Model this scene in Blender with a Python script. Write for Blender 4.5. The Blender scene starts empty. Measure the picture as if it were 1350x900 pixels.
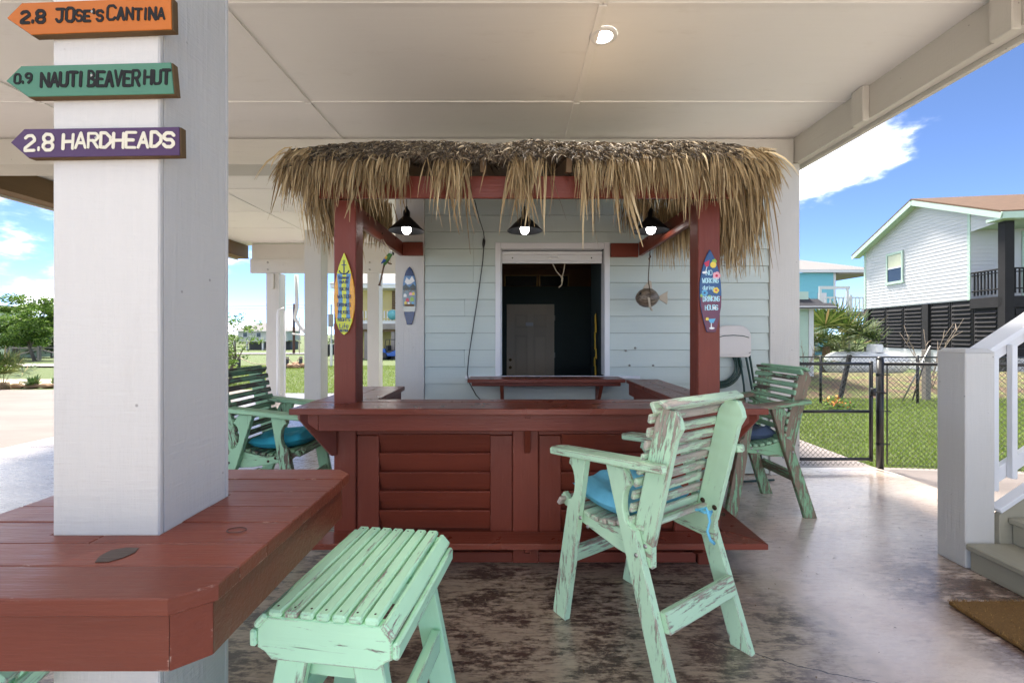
import bpy, bmesh, math, random
import numpy as np
from mathutils import Vector, Matrix, noise as mnoise
R = math.radians
random.seed(7)
S = bpy.context.scene
COL = S.collection

# ------------------------------------------------------------------ camera, sky, sun, exposure
cam = bpy.data.cameras.new('camera')
cam.sensor_width = 36.0
cam.lens = 36.0 * 575 / 1350
cam.shift_x = -3 / 1350
cam.shift_y = -10 / 1350
cam.clip_end = 3000
cam.clip_start = 0.05
camo = bpy.data.objects.new('camera', cam)
COL.objects.link(camo)
camo.location = (0, 0, 1.55)
camo.rotation_euler = (R(90), 0, 0)
S.camera = camo

SUN_EL, SUN_ROT = R(60), R(-16)            # sun high, behind the house and a little left
SUN_DIR = Vector((math.sin(SUN_ROT) * math.cos(SUN_EL), math.cos(SUN_ROT) * math.cos(SUN_EL), math.sin(SUN_EL)))
W = bpy.data.worlds.new('World')
S.world = W
W.use_nodes = True
wn, wl = W.node_tree.nodes, W.node_tree.links
bg = wn['Background']
sky = wn.new('ShaderNodeTexSky')
sky.sky_type = 'NISHITA'
sky.sun_disc = False
sky.sun_elevation = SUN_EL
sky.sun_rotation = SUN_ROT
sky.air_density = 0.23
sky.dust_density = 0.0
sky.ozone_density = 3.0
bg.inputs['Strength'].default_value = 0.05
# clouds: noise on the view direction, more of them low down, and a few fair-weather puffs
tc = wn.new('ShaderNodeTexCoord')


def wmath(op, a, b=None, c=None):
    n = wn.new('ShaderNodeMath'); n.operation = op
    for i, v in enumerate((a, b, c)):
        if v is None: continue
        if isinstance(v, (int, float)): n.inputs[i].default_value = v
        else: wl.new(v, n.inputs[i])
    return n.outputs[0]


mp = wn.new('ShaderNodeMapping')
mp.inputs['Scale'].default_value = (2.6, 2.6, 6.0)
mp.inputs['Location'].default_value = (55.085, 20.398, 55.452)
wl.new(tc.outputs['Generated'], mp.inputs[0])
nz = wn.new('ShaderNodeTexNoise')
nz.inputs['Scale'].default_value = 1.7
nz.inputs['Detail'].default_value = 7
nz.inputs['Roughness'].default_value = 0.58
wl.new(mp.outputs[0], nz.inputs['Vector'])
sep = wn.new('ShaderNodeSeparateXYZ')
wl.new(tc.outputs['Generated'], sep.inputs[0])
elev = sep.outputs[2]
low = wmath('MULTIPLY', wmath('SUBTRACT', 0.30, elev), 0.0)
leftb = wmath('MULTIPLY', wmath('MAXIMUM', wmath('SUBTRACT', sep.outputs[0], 0.30), 0.0), -0.55)
dens = wmath('ADD', wmath('ADD', nz.outputs[0], low), leftb)
for d, rad, amt in (((.79, 1, .415), .17, .22), ((.735, 1, .37), .08, .08), ((.84, 1, .42), .09, .10), ((-1.13, 1, .075), .09, .10), ((-1.17, 1, .21), .05, .06)):
    v = Vector(d).normalized()
    dp = wn.new('ShaderNodeVectorMath'); dp.operation = 'DISTANCE'
    wl.new(tc.outputs['Generated'], dp.inputs[0])
    dp.inputs[1].default_value = v
    g = wmath('MAXIMUM', wmath('SUBTRACT', 1.0, wmath('DIVIDE', dp.outputs['Value'], rad)), 0.0)
    dens = wmath('ADD', dens, wmath('MULTIPLY', g, amt))
mr = wn.new('ShaderNodeMapRange')
mr.interpolation_type = 'SMOOTHSTEP'
mr.inputs['From Min'].default_value = 0.44
mr.inputs['From Max'].default_value = 0.66
mr.inputs['To Max'].default_value = 0.93
wl.new(dens, mr.inputs[0])
mx = wn.new('ShaderNodeMix'); mx.data_type = 'RGBA'
CLOUD = 17.0
mx.inputs['B'].default_value = (CLOUD, CLOUD * .962, CLOUD * .90, 1)
wl.new(wmath('POWER', mr.outputs[0], 1.8), mx.inputs['Factor'])
wl.new(sky.outputs[0], mx.inputs['A'])
wl.new(mx.outputs['Result'], bg.inputs['Color'])

sun = bpy.data.lights.new('sun', 'SUN')
sun.energy = 1.4
sun.angle = R(10)
sun.color = (1.0, 0.93, 0.83)
suno = bpy.data.objects.new('sun', sun)
COL.objects.link(suno)
suno.rotation_euler = SUN_DIR.to_track_quat('Z', 'Y').to_euler()
suno.location = SUN_DIR * 60

S.view_settings.view_transform = 'Standard'
S.view_settings.look = 'None'
S.view_settings.exposure = 3.36
S.view_settings.gamma = 1.0
S.render.engine = 'CYCLES'
S.cycles.use_denoising = True
S.cycles.max_bounces = 10
S.cycles.diffuse_bounces = 7
S.cycles.glossy_bounces = 4
S.cycles.transparent_max_bounces = 8
S.cycles.sample_clamp_indirect = 8.0


# ------------------------------------------------------------------ material helpers
class NT:
    def __init__(s, name):
        s.m = bpy.data.materials.new(name); s.m.use_nodes = True
        s.n, s.l = s.m.node_tree.nodes, s.m.node_tree.links
        s.b = s.n['Principled BSDF']
        t = s.n.new('ShaderNodeTexCoord'); oi = s.n.new('ShaderNodeObjectInfo')
        s.tco, s.oi = t, oi
        sc = s.n.new('ShaderNodeVectorMath'); sc.operation = 'SCALE'
        sc.inputs[0].default_value = (31.7, 17.3, 23.9)
        s.l.new(oi.outputs['Random'], sc.inputs['Scale'])
        ad = s.n.new('ShaderNodeVectorMath'); ad.operation = 'ADD'
        s.l.new(t.outputs['Object'], ad.inputs[0]); s.l.new(sc.outputs[0], ad.inputs[1])
        s.co = ad.outputs[0]

    def inp(s, sock, v):
        if hasattr(v, 'is_output'): s.l.new(v, sock)
        else: sock.default_value = v

    def noise(s, scale=5, detail=4, rough=.55, st=(1, 1, 1), co=None, dist=0, out=0):
        mp = s.n.new('ShaderNodeMapping'); mp.inputs['Scale'].default_value = st
        s.l.new(co or s.co, mp.inputs[0])
        n = s.n.new('ShaderNodeTexNoise')
        n.inputs['Scale'].default_value = scale; n.inputs['Detail'].default_value = detail
        n.inputs['Roughness'].default_value = rough; n.inputs['Distortion'].default_value = dist
        s.l.new(mp.outputs[0], n.inputs['Vector'])
        return n.outputs[out]

    def voro(s, scale=5, st=(1, 1, 1), co=None, feature='F1'):
        mp = s.n.new('ShaderNodeMapping'); mp.inputs['Scale'].default_value = st
        s.l.new(co or s.co, mp.inputs[0])
        n = s.n.new('ShaderNodeTexVoronoi'); n.feature = feature
        n.inputs['Scale'].default_value = scale
        s.l.new(mp.outputs[0], n.inputs['Vector'])
        return n.outputs[0]

    def math(s, op, a, b=0.0, c=0.0):
        n = s.n.new('ShaderNodeMath'); n.operation = op
        s.inp(n.inputs[0], a); s.inp(n.inputs[1], b); s.inp(n.inputs[2], c)
        return n.outputs[0]

    def step(s, v, a, b, lo=0.0, hi=1.0):
        n = s.n.new('ShaderNodeMapRange'); n.interpolation_type = 'SMOOTHSTEP'
        s.inp(n.inputs[0], v)
        n.inputs[1].default_value, n.inputs[2].default_value = a, b
        n.inputs[3].default_value, n.inputs[4].default_value = lo, hi
        return n.outputs[0]

    def mix(s, f, a, b):
        n = s.n.new('ShaderNodeMix'); n.data_type = 'RGBA'
        s.inp(n.inputs['Factor'], f)
        for k, v in (('A', a), ('B', b)):
            s.inp(n.inputs[k], v if hasattr(v, 'is_output') else (*v, 1))
        return n.outputs['Result']

    def scalec(s, c, f):
        n = s.n.new('ShaderNodeVectorMath'); n.operation = 'SCALE'
        s.inp(n.inputs[0], c if hasattr(c, 'is_output') else tuple(c)); s.inp(n.inputs['Scale'], f)
        return n.outputs[0]

    def bump(s, h, strength=.3, dist=.01):
        n = s.n.new('ShaderNodeBump')
        n.inputs['Strength'].default_value = strength; n.inputs['Distance'].default_value = dist
        s.l.new(h, n.inputs['Height'])
        s.l.new(n.outputs[0], s.b.inputs['Normal'])

    def set(s, color=None, rough=None, **k):
        if color is not None: s.inp(s.b.inputs['Base Color'], color if hasattr(color, 'is_output') else (*color, 1))
        if rough is not None: s.inp(s.b.inputs['Roughness'], rough)
        for kk, v in k.items(): s.inp(s.b.inputs[kk.replace('_', ' ')], v)
        return s.m

    def edges(s, r=.007, lo=.92):
        bv = s.n.new('ShaderNodeBevel'); bv.samples = 4; bv.inputs['Radius'].default_value = r
        ge = s.n.new('ShaderNodeNewGeometry'); d = s.n.new('ShaderNodeVectorMath'); d.operation = 'DOT_PRODUCT'
        s.l.new(bv.outputs[0], d.inputs[0]); s.l.new(ge.outputs['Normal'], d.inputs[1])
        return s.step(d.outputs['Value'], .995, lo)

    def island(s):
        g = s.n.new('ShaderNodeNewGeometry'); return g.outputs['Random Per Island']


def painted(name, col, rough=.45, var=.10, grain=.35, dirt=0.0, dirtc=(.2, .16, .12), objvar=.06, gscale=1.0, spots=0.0, chip=None, saw=0.0):
    """paint over wood: grain along local X, slight tone drift, optional dirt and dark specks"""
    t = NT(name)
    g = t.noise(9 * gscale, 5, .6, (.22, 6, 6))
    big = t.noise(1.6, 3, .5)
    f = t.math('ADD', t.math('MULTIPLY', t.math('SUBTRACT', g, .5), var), t.math('MULTIPLY', t.math('SUBTRACT', big, .5), var * 1.6))
    f = t.math('ADD', f, t.math('MULTIPLY', t.math('SUBTRACT', t.oi.outputs['Random'], .5), objvar * 2))
    c = t.scalec(col, t.math('ADD', f, 1.0))
    if dirt:
        d = t.step(t.noise(4, 8, .7, (.5, 1.6, 1.6)), .56, .72, 0, dirt)
        c = t.mix(d, c, dirtc)
    if chip:                                        # paint worn off along the arrises
        ed = t.math('MULTIPLY', t.edges(.006), t.step(t.noise(22, 5, .7, (.5, 1.5, 1.5)), .56, .66, 0, .8))
        c = t.mix(ed, c, chip)
        c = t.mix(t.step(t.noise(3.1, 9, .75, (.6, 1.6, 1.6)), .69, .73, 0, .55), c, chip)
    if spots:
        sp = t.step(t.voro(9, (1, 1, 1)), .06, .03, 0, spots)
        c = t.mix(sp, c, (.06, .05, .04))
    hgt = t.math('ADD', g, t.math('MULTIPLY', t.noise(60, 3, .6, (.3, 2, 2)), .5))
    if saw: hgt = t.math('ADD', hgt, t.math('MULTIPLY', t.noise(16, 4, .7, (6, .5, .5)), saw))
    t.bump(hgt, grain, .004)
    r = t.math('ADD', t.math('MULTIPLY', t.noise(7, 3), .22), rough - .11)
    return t.set(c, r, Specular_IOR_Level=.32)


def weathered(name, paint, wood, amount, dark=(.05, .04, .03), rough=.6):
    """peeling paint: bare wood shows along the grain"""
    t = NT(name)
    g = t.noise(11, 7, .68, (.42, 3.6, 3.6))
    big = t.noise(2.6, 3, .5, (.7, 1.3, 1.3))
    fine = t.noise(55, 5, .75, (.22, 1.3, 1.3))
    v = t.math('ADD', t.math('ADD', t.math('MULTIPLY', g, .52), t.math('MULTIPLY', big, .40)), t.math('MULTIPLY', fine, .34))
    v = t.math('ADD', v, t.math('MULTIPLY', t.math('SUBTRACT', t.oi.outputs['Random'], .5), .06))
    v = t.math('ADD', v, t.math('MULTIPLY', t.edges(), .085))
    th = .79 - amount * .22
    m = t.step(v, th, th + .022)
    edge = t.math('MULTIPLY', t.step(v, th - .03, th), t.step(v, th + .05, th + .012))
    pc = t.scalec(paint, t.math('ADD', t.math('MULTIPLY', t.noise(3, 4), .34), .83))
    wc = t.mix(t.noise(30, 4, .6, (.1, 1.6, 1.6)), tuple(x * .55 for x in wood), tuple(min(1, x * 1.35) for x in wood))
    c = t.mix(m, pc, wc)
    c = t.mix(t.math('MULTIPLY', edge, .35), c, dark)
    crack = t.step(t.noise(26, 3, .5, (.10, 2.2, 2.2)), .70, .76, 0, .55)
    c = t.mix(crack, c, dark)
    h = t.math('SUBTRACT', t.math('ADD', t.math('MULTIPLY', m, -.7), t.math('MULTIPLY', t.noise(24, 4, .6, (.1, 1.8, 1.8)), .7)), t.math('MULTIPLY', crack, .8))
    t.bump(h, .55, .004)
    return t.set(c, rough)


def plain(name, col, rough=.5, metal=0.0, var=0.08, nscale=8, emit=None, es=0, bump=0, bscale=60):
    t = NT(name)
    c = t.scalec(col, t.math('ADD', t.math('MULTIPLY', t.noise(nscale, 4), var * 2), 1 - var))
    t.set(c, rough, Metallic=metal)
    if emit:
        t.b.inputs['Emission Color'].default_value = (*emit, 1); t.b.inputs['Emission Strength'].default_value = es
    if bump: t.bump(t.noise(bscale, 4), bump, .004)
    return t.m


def island_mat(name, stops, rough=.7, extra=.25, trans=0.0, ns=2.2):
    """one tone per loose piece (blades, leaves, strands)"""
    t = NT(name)
    r = t.n.new('ShaderNodeValToRGB')
    e = r.color_ramp.elements
    e[0].position, e[0].color = stops[0][0], (*stops[0][1], 1)
    e[1].position, e[1].color = stops[-1][0], (*stops[-1][1], 1)
    for p, c in stops[1:-1]:
        k = e.new(p); k.color = (*c, 1)
    rnd = t.math('FRACT', t.math('ADD', t.island(), t.math('MULTIPLY', t.oi.outputs['Random'], 7.31)))
    t.l.new(rnd, r.inputs[0])
    c = t.scalec(r.outputs[0], t.math('ADD', t.math('MULTIPLY', t.noise(ns, 5, .65, co=t.tco.outputs['Object']), extra * 2), 1 - extra))
    t.set(c, rough)
    if trans:
        tr = t.n.new('ShaderNodeBsdfTranslucent'); t.l.new(c, tr.inputs[0])
        ms = t.n.new('ShaderNodeMixShader'); ms.inputs[0].default_value = trans
        t.l.new(t.b.outputs[0], ms.inputs[1]); t.l.new(tr.outputs[0], ms.inputs[2])
        t.l.new(ms.outputs[0], t.n['Material Output'].inputs[0])
    return t.m


# ------------------------------------------------------------------ object helpers
TW = {}


def tag(o, label=None, cat=None, group=None, kind=None):
    if label: o['label'] = label
    if cat: o['category'] = cat
    if group: o['group'] = group
    if kind: o['kind'] = kind
    return o


def thing(name, label, cat, loc=(0, 0, 0), rz=0.0, group=None, kind=None):
    o = bpy.data.objects.new(name, None); COL.objects.link(o)
    o.empty_display_size = .1
    o.location = loc; o.rotation_euler = (0, 0, rz)
    TW[o] = Matrix.Translation(loc) @ Matrix.Rotation(rz, 4, 'Z')
    return tag(o, label, cat, group, kind)


def struct(name, **k):
    o = bpy.data.objects.new(name, None); COL.objects.link(o); TW[o] = Matrix(); o['kind'] = 'structure'
    return o


def put(name, me, M, parent=None, kind=None):
    o = bpy.data.objects.new(name, me); COL.objects.link(o)
    TW[o] = M.copy()
    if parent is not None:
        o.parent = parent
        o.matrix_local = TW[parent].inverted() @ M
    else:
        o.matrix_local = M
    if kind: o['kind'] = kind
    return o


_boxes = {}


def box_me(d, c, mat):
    key = (round(d[0], 3), round(d[1], 3), round(d[2], 3), round(c, 4), mat.name)
    if key in _boxes: return _boxes[key]
    bm = bmesh.new(); bmesh.ops.create_cube(bm, size=1)
    for v in bm.verts: v.co = Vector((v.co.x * d[0], v.co.y * d[1], v.co.z * d[2]))
    c = min(c, min(d) * .45)
    if c > 0: bmesh.ops.bevel(bm, geom=bm.edges[:], offset=c, segments=1, affect='EDGES', profile=.5)
    me = bpy.data.meshes.new('board'); bm.to_mesh(me); bm.free()
    me.materials.append(mat)
    _boxes[key] = me
    return me


RX = {0: Matrix(), 1: Matrix.Rotation(R(90), 4, 'Z'), 2: Matrix.Rotation(R(-90), 4, 'Y')}


def box(name, lo, hi, mat, parent=None, c=.003, kind=None, grain=None):
    """axis-aligned board between two corners of the parent's frame; grain runs along the longest side"""
    d = [abs(b - a) for a, b in zip(lo, hi)]
    ctr = Vector([(a + b) / 2 for a, b in zip(lo, hi)])
    k = d.index(max(d)) if grain is None else grain
    ld = {0: d, 1: [d[1], d[0], d[2]], 2: [d[2], d[1], d[0]]}[k]
    base = TW[parent] if parent is not None else Matrix()
    return put(name, box_me(ld, c, mat), base @ Matrix.Translation(ctr) @ RX[k], parent, kind)


def frame(a, b, up=(0, 0, 1)):
    a, b = Vector(a), Vector(b)
    X = (b - a).normalized(); up = Vector(up)
    Z = up - X * up.dot(X)
    if Z.length < 1e-5: Z = Vector((0, 1, 0)) - X * X.y
    Z.normalize(); Y = Z.cross(X)
    M = Matrix((X, Y, Z)).transposed().to_4x4(); M.translation = (a + b) / 2
    return M, (b - a).length


def board(name, a, b, w, t, mat, parent=None, up=(0, 0, 1), c=.003):
    """a board along a-b in the parent's frame: w across, t along `up`"""
    M, L = frame(a, b, up)
    base = TW[parent] if parent is not None else Matrix()
    return put(name, box_me((L, w, t), c, mat), base @ M, parent)


def prism_me(pts, t, mat, bev=0.0):
    bm = bmesh.new()
    vs = [bm.verts.new((x, y, -t / 2)) for x, y in pts]
    f = bm.faces.new(vs)
    r = bmesh.ops.extrude_face_region(bm, geom=[f])
    for v in r['geom']:
        if isinstance(v, bmesh.types.BMVert): v.co.z = t / 2
    bmesh.ops.recalc_face_normals(bm, faces=bm.faces[:])
    if bev:
        es = [e for e in bm.edges if abs(e.verts[0].co.z - e.verts[1].co.z) < 1e-6]
        bmesh.ops.bevel(bm, geom=es, offset=bev, segments=1, affect='EDGES')
    me = bpy.data.meshes.new('shape'); bm.to_mesh(me); bm.free(); me.materials.append(mat)
    return me


def prism(name, pts, t, M, mat, parent=None, bev=0.0, kind=None):
    base = TW[parent] if parent is not None else Matrix()
    return put(name, prism_me(pts, t, mat, bev), base @ M, parent, kind)


def cols(x, y, z, o=(0, 0, 0)):
    M = Matrix((Vector(x), Vector(y), Vector(z))).transposed().to_4x4(); M.translation = Vector(o)
    return M


class MB:
    """collects shapes (parent-frame coordinates) into ONE mesh"""
    def __init__(s): s.v, s.f, s.sm = [], [], []

    def quad(s, *p):
        i = len(s.v); s.v += [tuple(x) for x in p]; s.f.append(tuple(range(i, i + len(p)))); s.sm.append(False)

    def box(s, lo, hi):
        i = len(s.v)
        s.v += [(x, y, z) for z in (lo[2], hi[2]) for y in (lo[1], hi[1]) for x in (lo[0], hi[0])]
        for f in ((0, 2, 3, 1), (4, 5, 7, 6), (0, 1, 5, 4), (2, 6, 7, 3), (0, 4, 6, 2), (1, 3, 7, 5)):
            s.f.append(tuple(i + k for k in f)); s.sm.append(False)

    def beam(s, a, b, w, t, up=(0, 0, 1)):
        M, L = frame(a, b, up); i = len(s.v)
        for z in (-t / 2, t / 2):
            for y in (-w / 2, w / 2):
                for x in (-L / 2, L / 2): s.v.append(tuple(M @ Vector((x, y, z))))
        for f in ((0, 2, 3, 1), (4, 5, 7, 6), (0, 1, 5, 4), (2, 6, 7, 3), (0, 4, 6, 2), (1, 3, 7, 5)):
            s.f.append(tuple(i + k for k in f)); s.sm.append(False)

    def tube(s, pts, r, n=6, cap=True, closed=False, flat=1.0):
        pts = [Vector(p) for p in pts]; m = len(pts)
        rs = r if isinstance(r, (list, tuple)) else [r] * m
        i0 = len(s.v); prev = None
        for k, p in enumerate(pts):
            a = pts[k - 1] if (k > 0 or closed) else p
            b = pts[(k + 1) % m] if (k < m - 1 or closed) else p
            d = (b - a).normalized() if (b - a).length > 1e-9 else Vector((0, 0, 1))
            if prev is None:
                u = d.orthogonal().normalized()
            else:
                u = prev - d * prev.dot(d)
                u = u.normalized() if u.length > 1e-6 else d.orthogonal().normalized()
            prev = u; w = d.cross(u)
            for j in range(n):
                an = 2 * math.pi * j / n
                s.v.append(tuple(p + (u * math.cos(an) + w * math.sin(an) * flat) * rs[k]))
        for k in range(m if closed else m - 1):
            for j in range(n):
                a, b = i0 + k * n + j, i0 + k * n + (j + 1) % n
                c, d = i0 + ((k + 1) % m) * n + (j + 1) % n, i0 + ((k + 1) % m) * n + j
                s.f.append((a, b, c, d)); s.sm.append(n > 4)
        if cap and not closed:
            s.f.append(tuple(reversed(range(i0, i0 + n)))); s.sm.append(False)
            s.f.append(tuple(range(i0 + (m - 1) * n, i0 + m * n))); s.sm.append(False)

    def lathe(s, prof, M=Matrix(), n=20):
        i0 = len(s.v)
        for r, z in prof:
            for j in range(n):
                an = 2 * math.pi * j / n
                s.v.append(tuple(M @ Vector((r * math.cos(an), r * math.sin(an), z))))
        for k in range(len(prof) - 1):
            for j in range(n):
                a, b = i0 + k * n + j, i0 + k * n + (j + 1) % n
                s.f.append((a, b, b + n, a + n)); s.sm.append(True)

    def poly(s, pts, M, t):
        i = len(s.v); n = len(pts)
        s.v += [tuple(M @ Vector((x, y, 0))) for x, y in pts] + [tuple(M @ Vector((x, y, t))) for x, y in pts]
        s.f.append(tuple(range(i + n - 1, i - 1, -1))); s.f.append(tuple(range(i + n, i + 2 * n))); s.sm += [False, False]
        for k in range(n):
            s.f.append((i + k, i + (k + 1) % n, i + n + (k + 1) % n, i + n + k)); s.sm.append(False)

    def build(s, name, mat, parent=None, kind=None, M=None):
        me = bpy.data.meshes.new(name); me.from_pydata(s.v, [], s.f)
        me.polygons.foreach_set('use_smooth', s.sm)
        me.materials.append(mat); me.update()
        base = TW[parent] if parent is not None else Matrix()
        return put(name, me, base @ (M or Matrix()), parent, kind)


def np_mesh(name, V, F, mat, parent=None, kind=None, smooth=False):
    """fast mesh from numpy arrays (F: n x 3 or n x 4)"""
    me = bpy.data.meshes.new(name)
    k = F.shape[1]
    me.vertices.add(len(V)); me.vertices.foreach_set('co', V.astype(np.float32).ravel())
    me.loops.add(F.size); me.loops.foreach_set('vertex_index', F.astype(np.int32).ravel())
    me.polygons.add(len(F)); me.polygons.foreach_set('loop_start', np.arange(0, F.size, k, dtype=np.int32))
    me.update(calc_edges=True); me.validate()
    me.materials.append(mat)
    base = TW[parent] if parent is not None else Matrix()
    return put(name, me, base, parent, kind)


def copy_thing(src, loc, rz, mats=None, kids=True):
    c = src.copy(); COL.objects.link(c)
    c.location = loc; c.rotation_euler = (0, 0, rz)
    TW[c] = Matrix.Translation(loc) @ Matrix.Rotation(rz, 4, 'Z')
    def rec(o, p):
        for ch in [x for x in CH.get(o, [])]:
            d = ch.copy(); COL.objects.link(d); d.parent = p
            if mats and d.type == 'MESH' and d.data.materials and d.data.materials[0].name in mats:
                d.material_slots[0].link = 'OBJECT'; d.material_slots[0].material = mats[d.data.materials[0].name]
            rec(ch, d)
    CH = {}
    for o in bpy.data.objects:
        if o.parent: CH.setdefault(o.parent, []).append(o)
    rec(src, c)
    return c


def place(o, loc, rz):
    o.location = loc; o.rotation_euler = (0, 0, rz)


# ------------------------------------------------------------------ materials
M_white = painted('white_paint', (.575, .555, .51), .5, .05, .62, saw=.8, dirt=.22, dirtc=(.46, .43, .38), objvar=.02, spots=.5)
M_ceil = painted('ceiling_paint', (.86, .85, .825), .55, .04, .25, dirt=.22, dirtc=(.62, .59, .53), objvar=.012)
M_trim = painted('trim_paint', (.72, .725, .73), .4, .03, .15, objvar=.01)
M_siding = painted('siding_paint', (.52, .585, .54), .5, .07, .45, objvar=.03)
M_red = painted('red_paint', (.180, .038, .020), .42, .22, .55, chip=(.42, .20, .14), dirt=.22, dirtc=(.24, .10, .075), objvar=.10)
M_redtop = painted('red_gloss_paint', (.185, .043, .024), .30, .26, .5, chip=(.40, .19, .14), dirt=.45, dirtc=(.15, .065, .045), objvar=.10)
M_redtable = painted('red_table_paint', (.168, .040, .021), .36, .2, .5, chip=(.50, .38, .30), dirt=.5, dirtc=(.15, .065, .042), objvar=.09)
M_stool = weathered('mint_paint', (.48, .80, .53), (.34, .25, .22), .25, rough=.5)
M_chair = weathered('chipped_mint_paint', (.49, .71, .475), (.40, .33, .26), .46)
M_chairslat = weathered('worn_mint_paint', (.49, .66, .46), (.46, .40, .33), .72)
M_old = weathered('old_green_paint', (.30, .52, .32), (.12, .085, .06), .44)
M_oldslat = weathered('faded_green_paint', (.17, .31, .17), (.085, .068, .05), .66)
M_old2 = weathered('bare_green_paint', (.26, .48, .27), (.25, .185, .125), .82)
M_rawwood = painted('raw_wood', (.15, .095, .048), .7, .3, .5)
M_black = plain('black_metal', (.012, .012, .013), .35, 0, .2)
M_blackp = plain('black_plastic', (.02, .02, .02), .45)
M_rust = plain('rusty_bolt', (.06, .035, .02), .6, .5, .4, 60)
M_zinc = plain('zinc', (.35, .34, .31), .4, .8)
M_brass = plain('brass', (.25, .17, .07), .35, .8)
# ------------------------------------------------------------------ ground, slabs, paths
def concrete():
    t = NT('stained_concrete'); co = t.tco.outputs['Object']
    sp = t.n.new('ShaderNodeSeparateXYZ'); t.l.new(co, sp.inputs[0]); x, y = sp.outputs[0], sp.outputs[1]
    wob = t.math('MULTIPLY', t.math('SUBTRACT', t.noise(1.5, 6, .65, co=co), .5), 1.3)
    xx = t.math('ADD', x, wob); yy = t.math('ADD', y, wob)
    xr = t.math('SUBTRACT', xx, t.math('MULTIPLY', t.math('MAXIMUM', t.math('SUBTRACT', y, 3.0), 0.0), .6))
    reg = t.math('MULTIPLY', t.step(xr, 1.75, 1.20), t.step(xx, -3.0, -2.0))          # stained zone round the bar
    reg = t.math('MULTIPLY', t.math('MULTIPLY', reg, t.step(yy, 5.0, 3.9)), t.step(yy, .9, 1.7))  # stain stops before the unseen front floor, left pale to bounce light upward
    n = t.noise(4.6, 12, .72, (.75, 1.5, 1), co)
    n2 = t.noise(19, 10, .75, (.5, 1.8, 1), co)
    v = t.math('ADD', t.math('MULTIPLY', n, .62), t.math('MULTIPLY', n2, .42))
    worn = t.step(t.math('ADD', v, t.math('MULTIPLY', t.math('SUBTRACT', t.noise(38, 5, .7, (.7, 1.3, 1), co), .5), .16)), .445, .560)                                                          # stain rubbed off to bare tan
    vn = t.n.new('ShaderNodeVectorMath'); vn.operation = 'ADD'
    t.l.new(co, vn.inputs[0]); wv = t.n.new('ShaderNodeVectorMath'); wv.operation = 'SCALE'; t.l.new(t.noise(3.5, 5, .7, co=co, out=1), wv.inputs[0]); wv.inputs['Scale'].default_value = .55; t.l.new(wv.outputs[0], vn.inputs[1])
    vein = t.math('MULTIPLY', t.step(t.voro(6.5, (.8, 1.2, 1), vn.outputs[0], 'DISTANCE_TO_EDGE'), .035, .004), t.step(n2, .38, .60))
    worn = t.math('MAXIMUM', worn, t.math('MULTIPLY', vein, .75))
    worn = t.math('MULTIPLY', worn, t.step(t.noise(26, 5, .7, (.35, 2.6, 1), co), .30, .52, .25, 1))
    dark = t.mix(t.noise(1.4, 4, .5, co=co), (.032, .021, .017), (.095, .062, .046))
    tan = t.mix(n2, (.20, .15, .105), (.54, .43, .31))
    zone = t.mix(t.math('MULTIPLY', worn, .9), dark, tan)
    l1 = t.mix(t.step(t.noise(1.1, 6, .6, (.8, 1.3, 1), co), .35, .65), (.60, .46, .37), (.74, .62, .53))
    l1 = t.mix(t.step(t.noise(6, 9, .7, (.6, 1.6, 1), co), .55, .72, 0, .55), l1, (.17, .115, .09))
    l1 = t.mix(t.step(t.noise(2.4, 9, .7, (1, 1.4, 1), co), .60, .70, 0, .5), l1, (.45, .40, .35))
    left = t.mix(t.step(t.noise(1.6, 8, .62, (.5, 1.8, 1), co), .40, .66), (.27, .24, .215), (.155, .125, .102))  # left end darkened in colour to hold down the daylight glare there
    l1 = t.mix(t.step(xx, -1.6, -2.8), l1, left)
    # brown scuffs at the foot of the stair
    st = t.math('MULTIPLY', t.step(xx, 2.1, 2.7), t.step(yy, 3.3, 2.7))
    l1 = t.mix(t.math('MULTIPLY', st, t.step(v, .62, .50)), l1, (.11, .062, .045))
    c = t.mix(reg, l1, zone)
    specks = t.step(t.voro(7, co=co), .035, .02, 0, .8)
    c = t.mix(specks, c, (.05, .04, .035))
    # one hairline crack
    cr = t.math('ABSOLUTE', t.math('SUBTRACT', t.math('ADD', t.math('MULTIPLY', x, -.42), t.math('MULTIPLY', t.math('SUBTRACT', t.noise(3, 5, .6, co=co), .5), .22)), t.math('SUBTRACT', y, 2.60)))
    crk = t.math('MULTIPLY', t.step(cr, .006, .002), t.math('MULTIPLY', t.step(x, .85, .95), t.step(y, 2.35, 2.25)))
    c = t.mix(crk, c, (.04, .03, .025))
    rough = t.math('ADD', t.math('MULTIPLY', n2, .30), t.math('ADD', t.math('MULTIPLY', reg, .07), .13))
    t.bump(t.math('SUBTRACT', t.math('ADD', n2, t.math('MULTIPLY', n, .4)), crk), .18, .004)
    return t.set(c, rough, Coat_Weight=t.step(xx, -2.8, -1.6, 0, .8), Coat_Roughness=.22)


def terrain_mat():
    t = NT('lawn_ground'); co = t.tco.outputs['Object']
    a = t.noise(.35, 6, .6, co=co); b = t.noise(5, 6, .7, co=co)
    c = t.mix(a, (.055, .090, .017), (.085, .115, .030))
    c = t.mix(t.step(b, .45, .75, 0, .6), c, (.115, .125, .045))
    c = t.mix(t.step(t.noise(.12, 5, .6, co=co), .56, .70, 0, .5), c, (.14, .13, .06))
    t.bump(t.noise(40, 5, .7, co=co), .6, .03)
    return t.set(c, .9)


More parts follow.
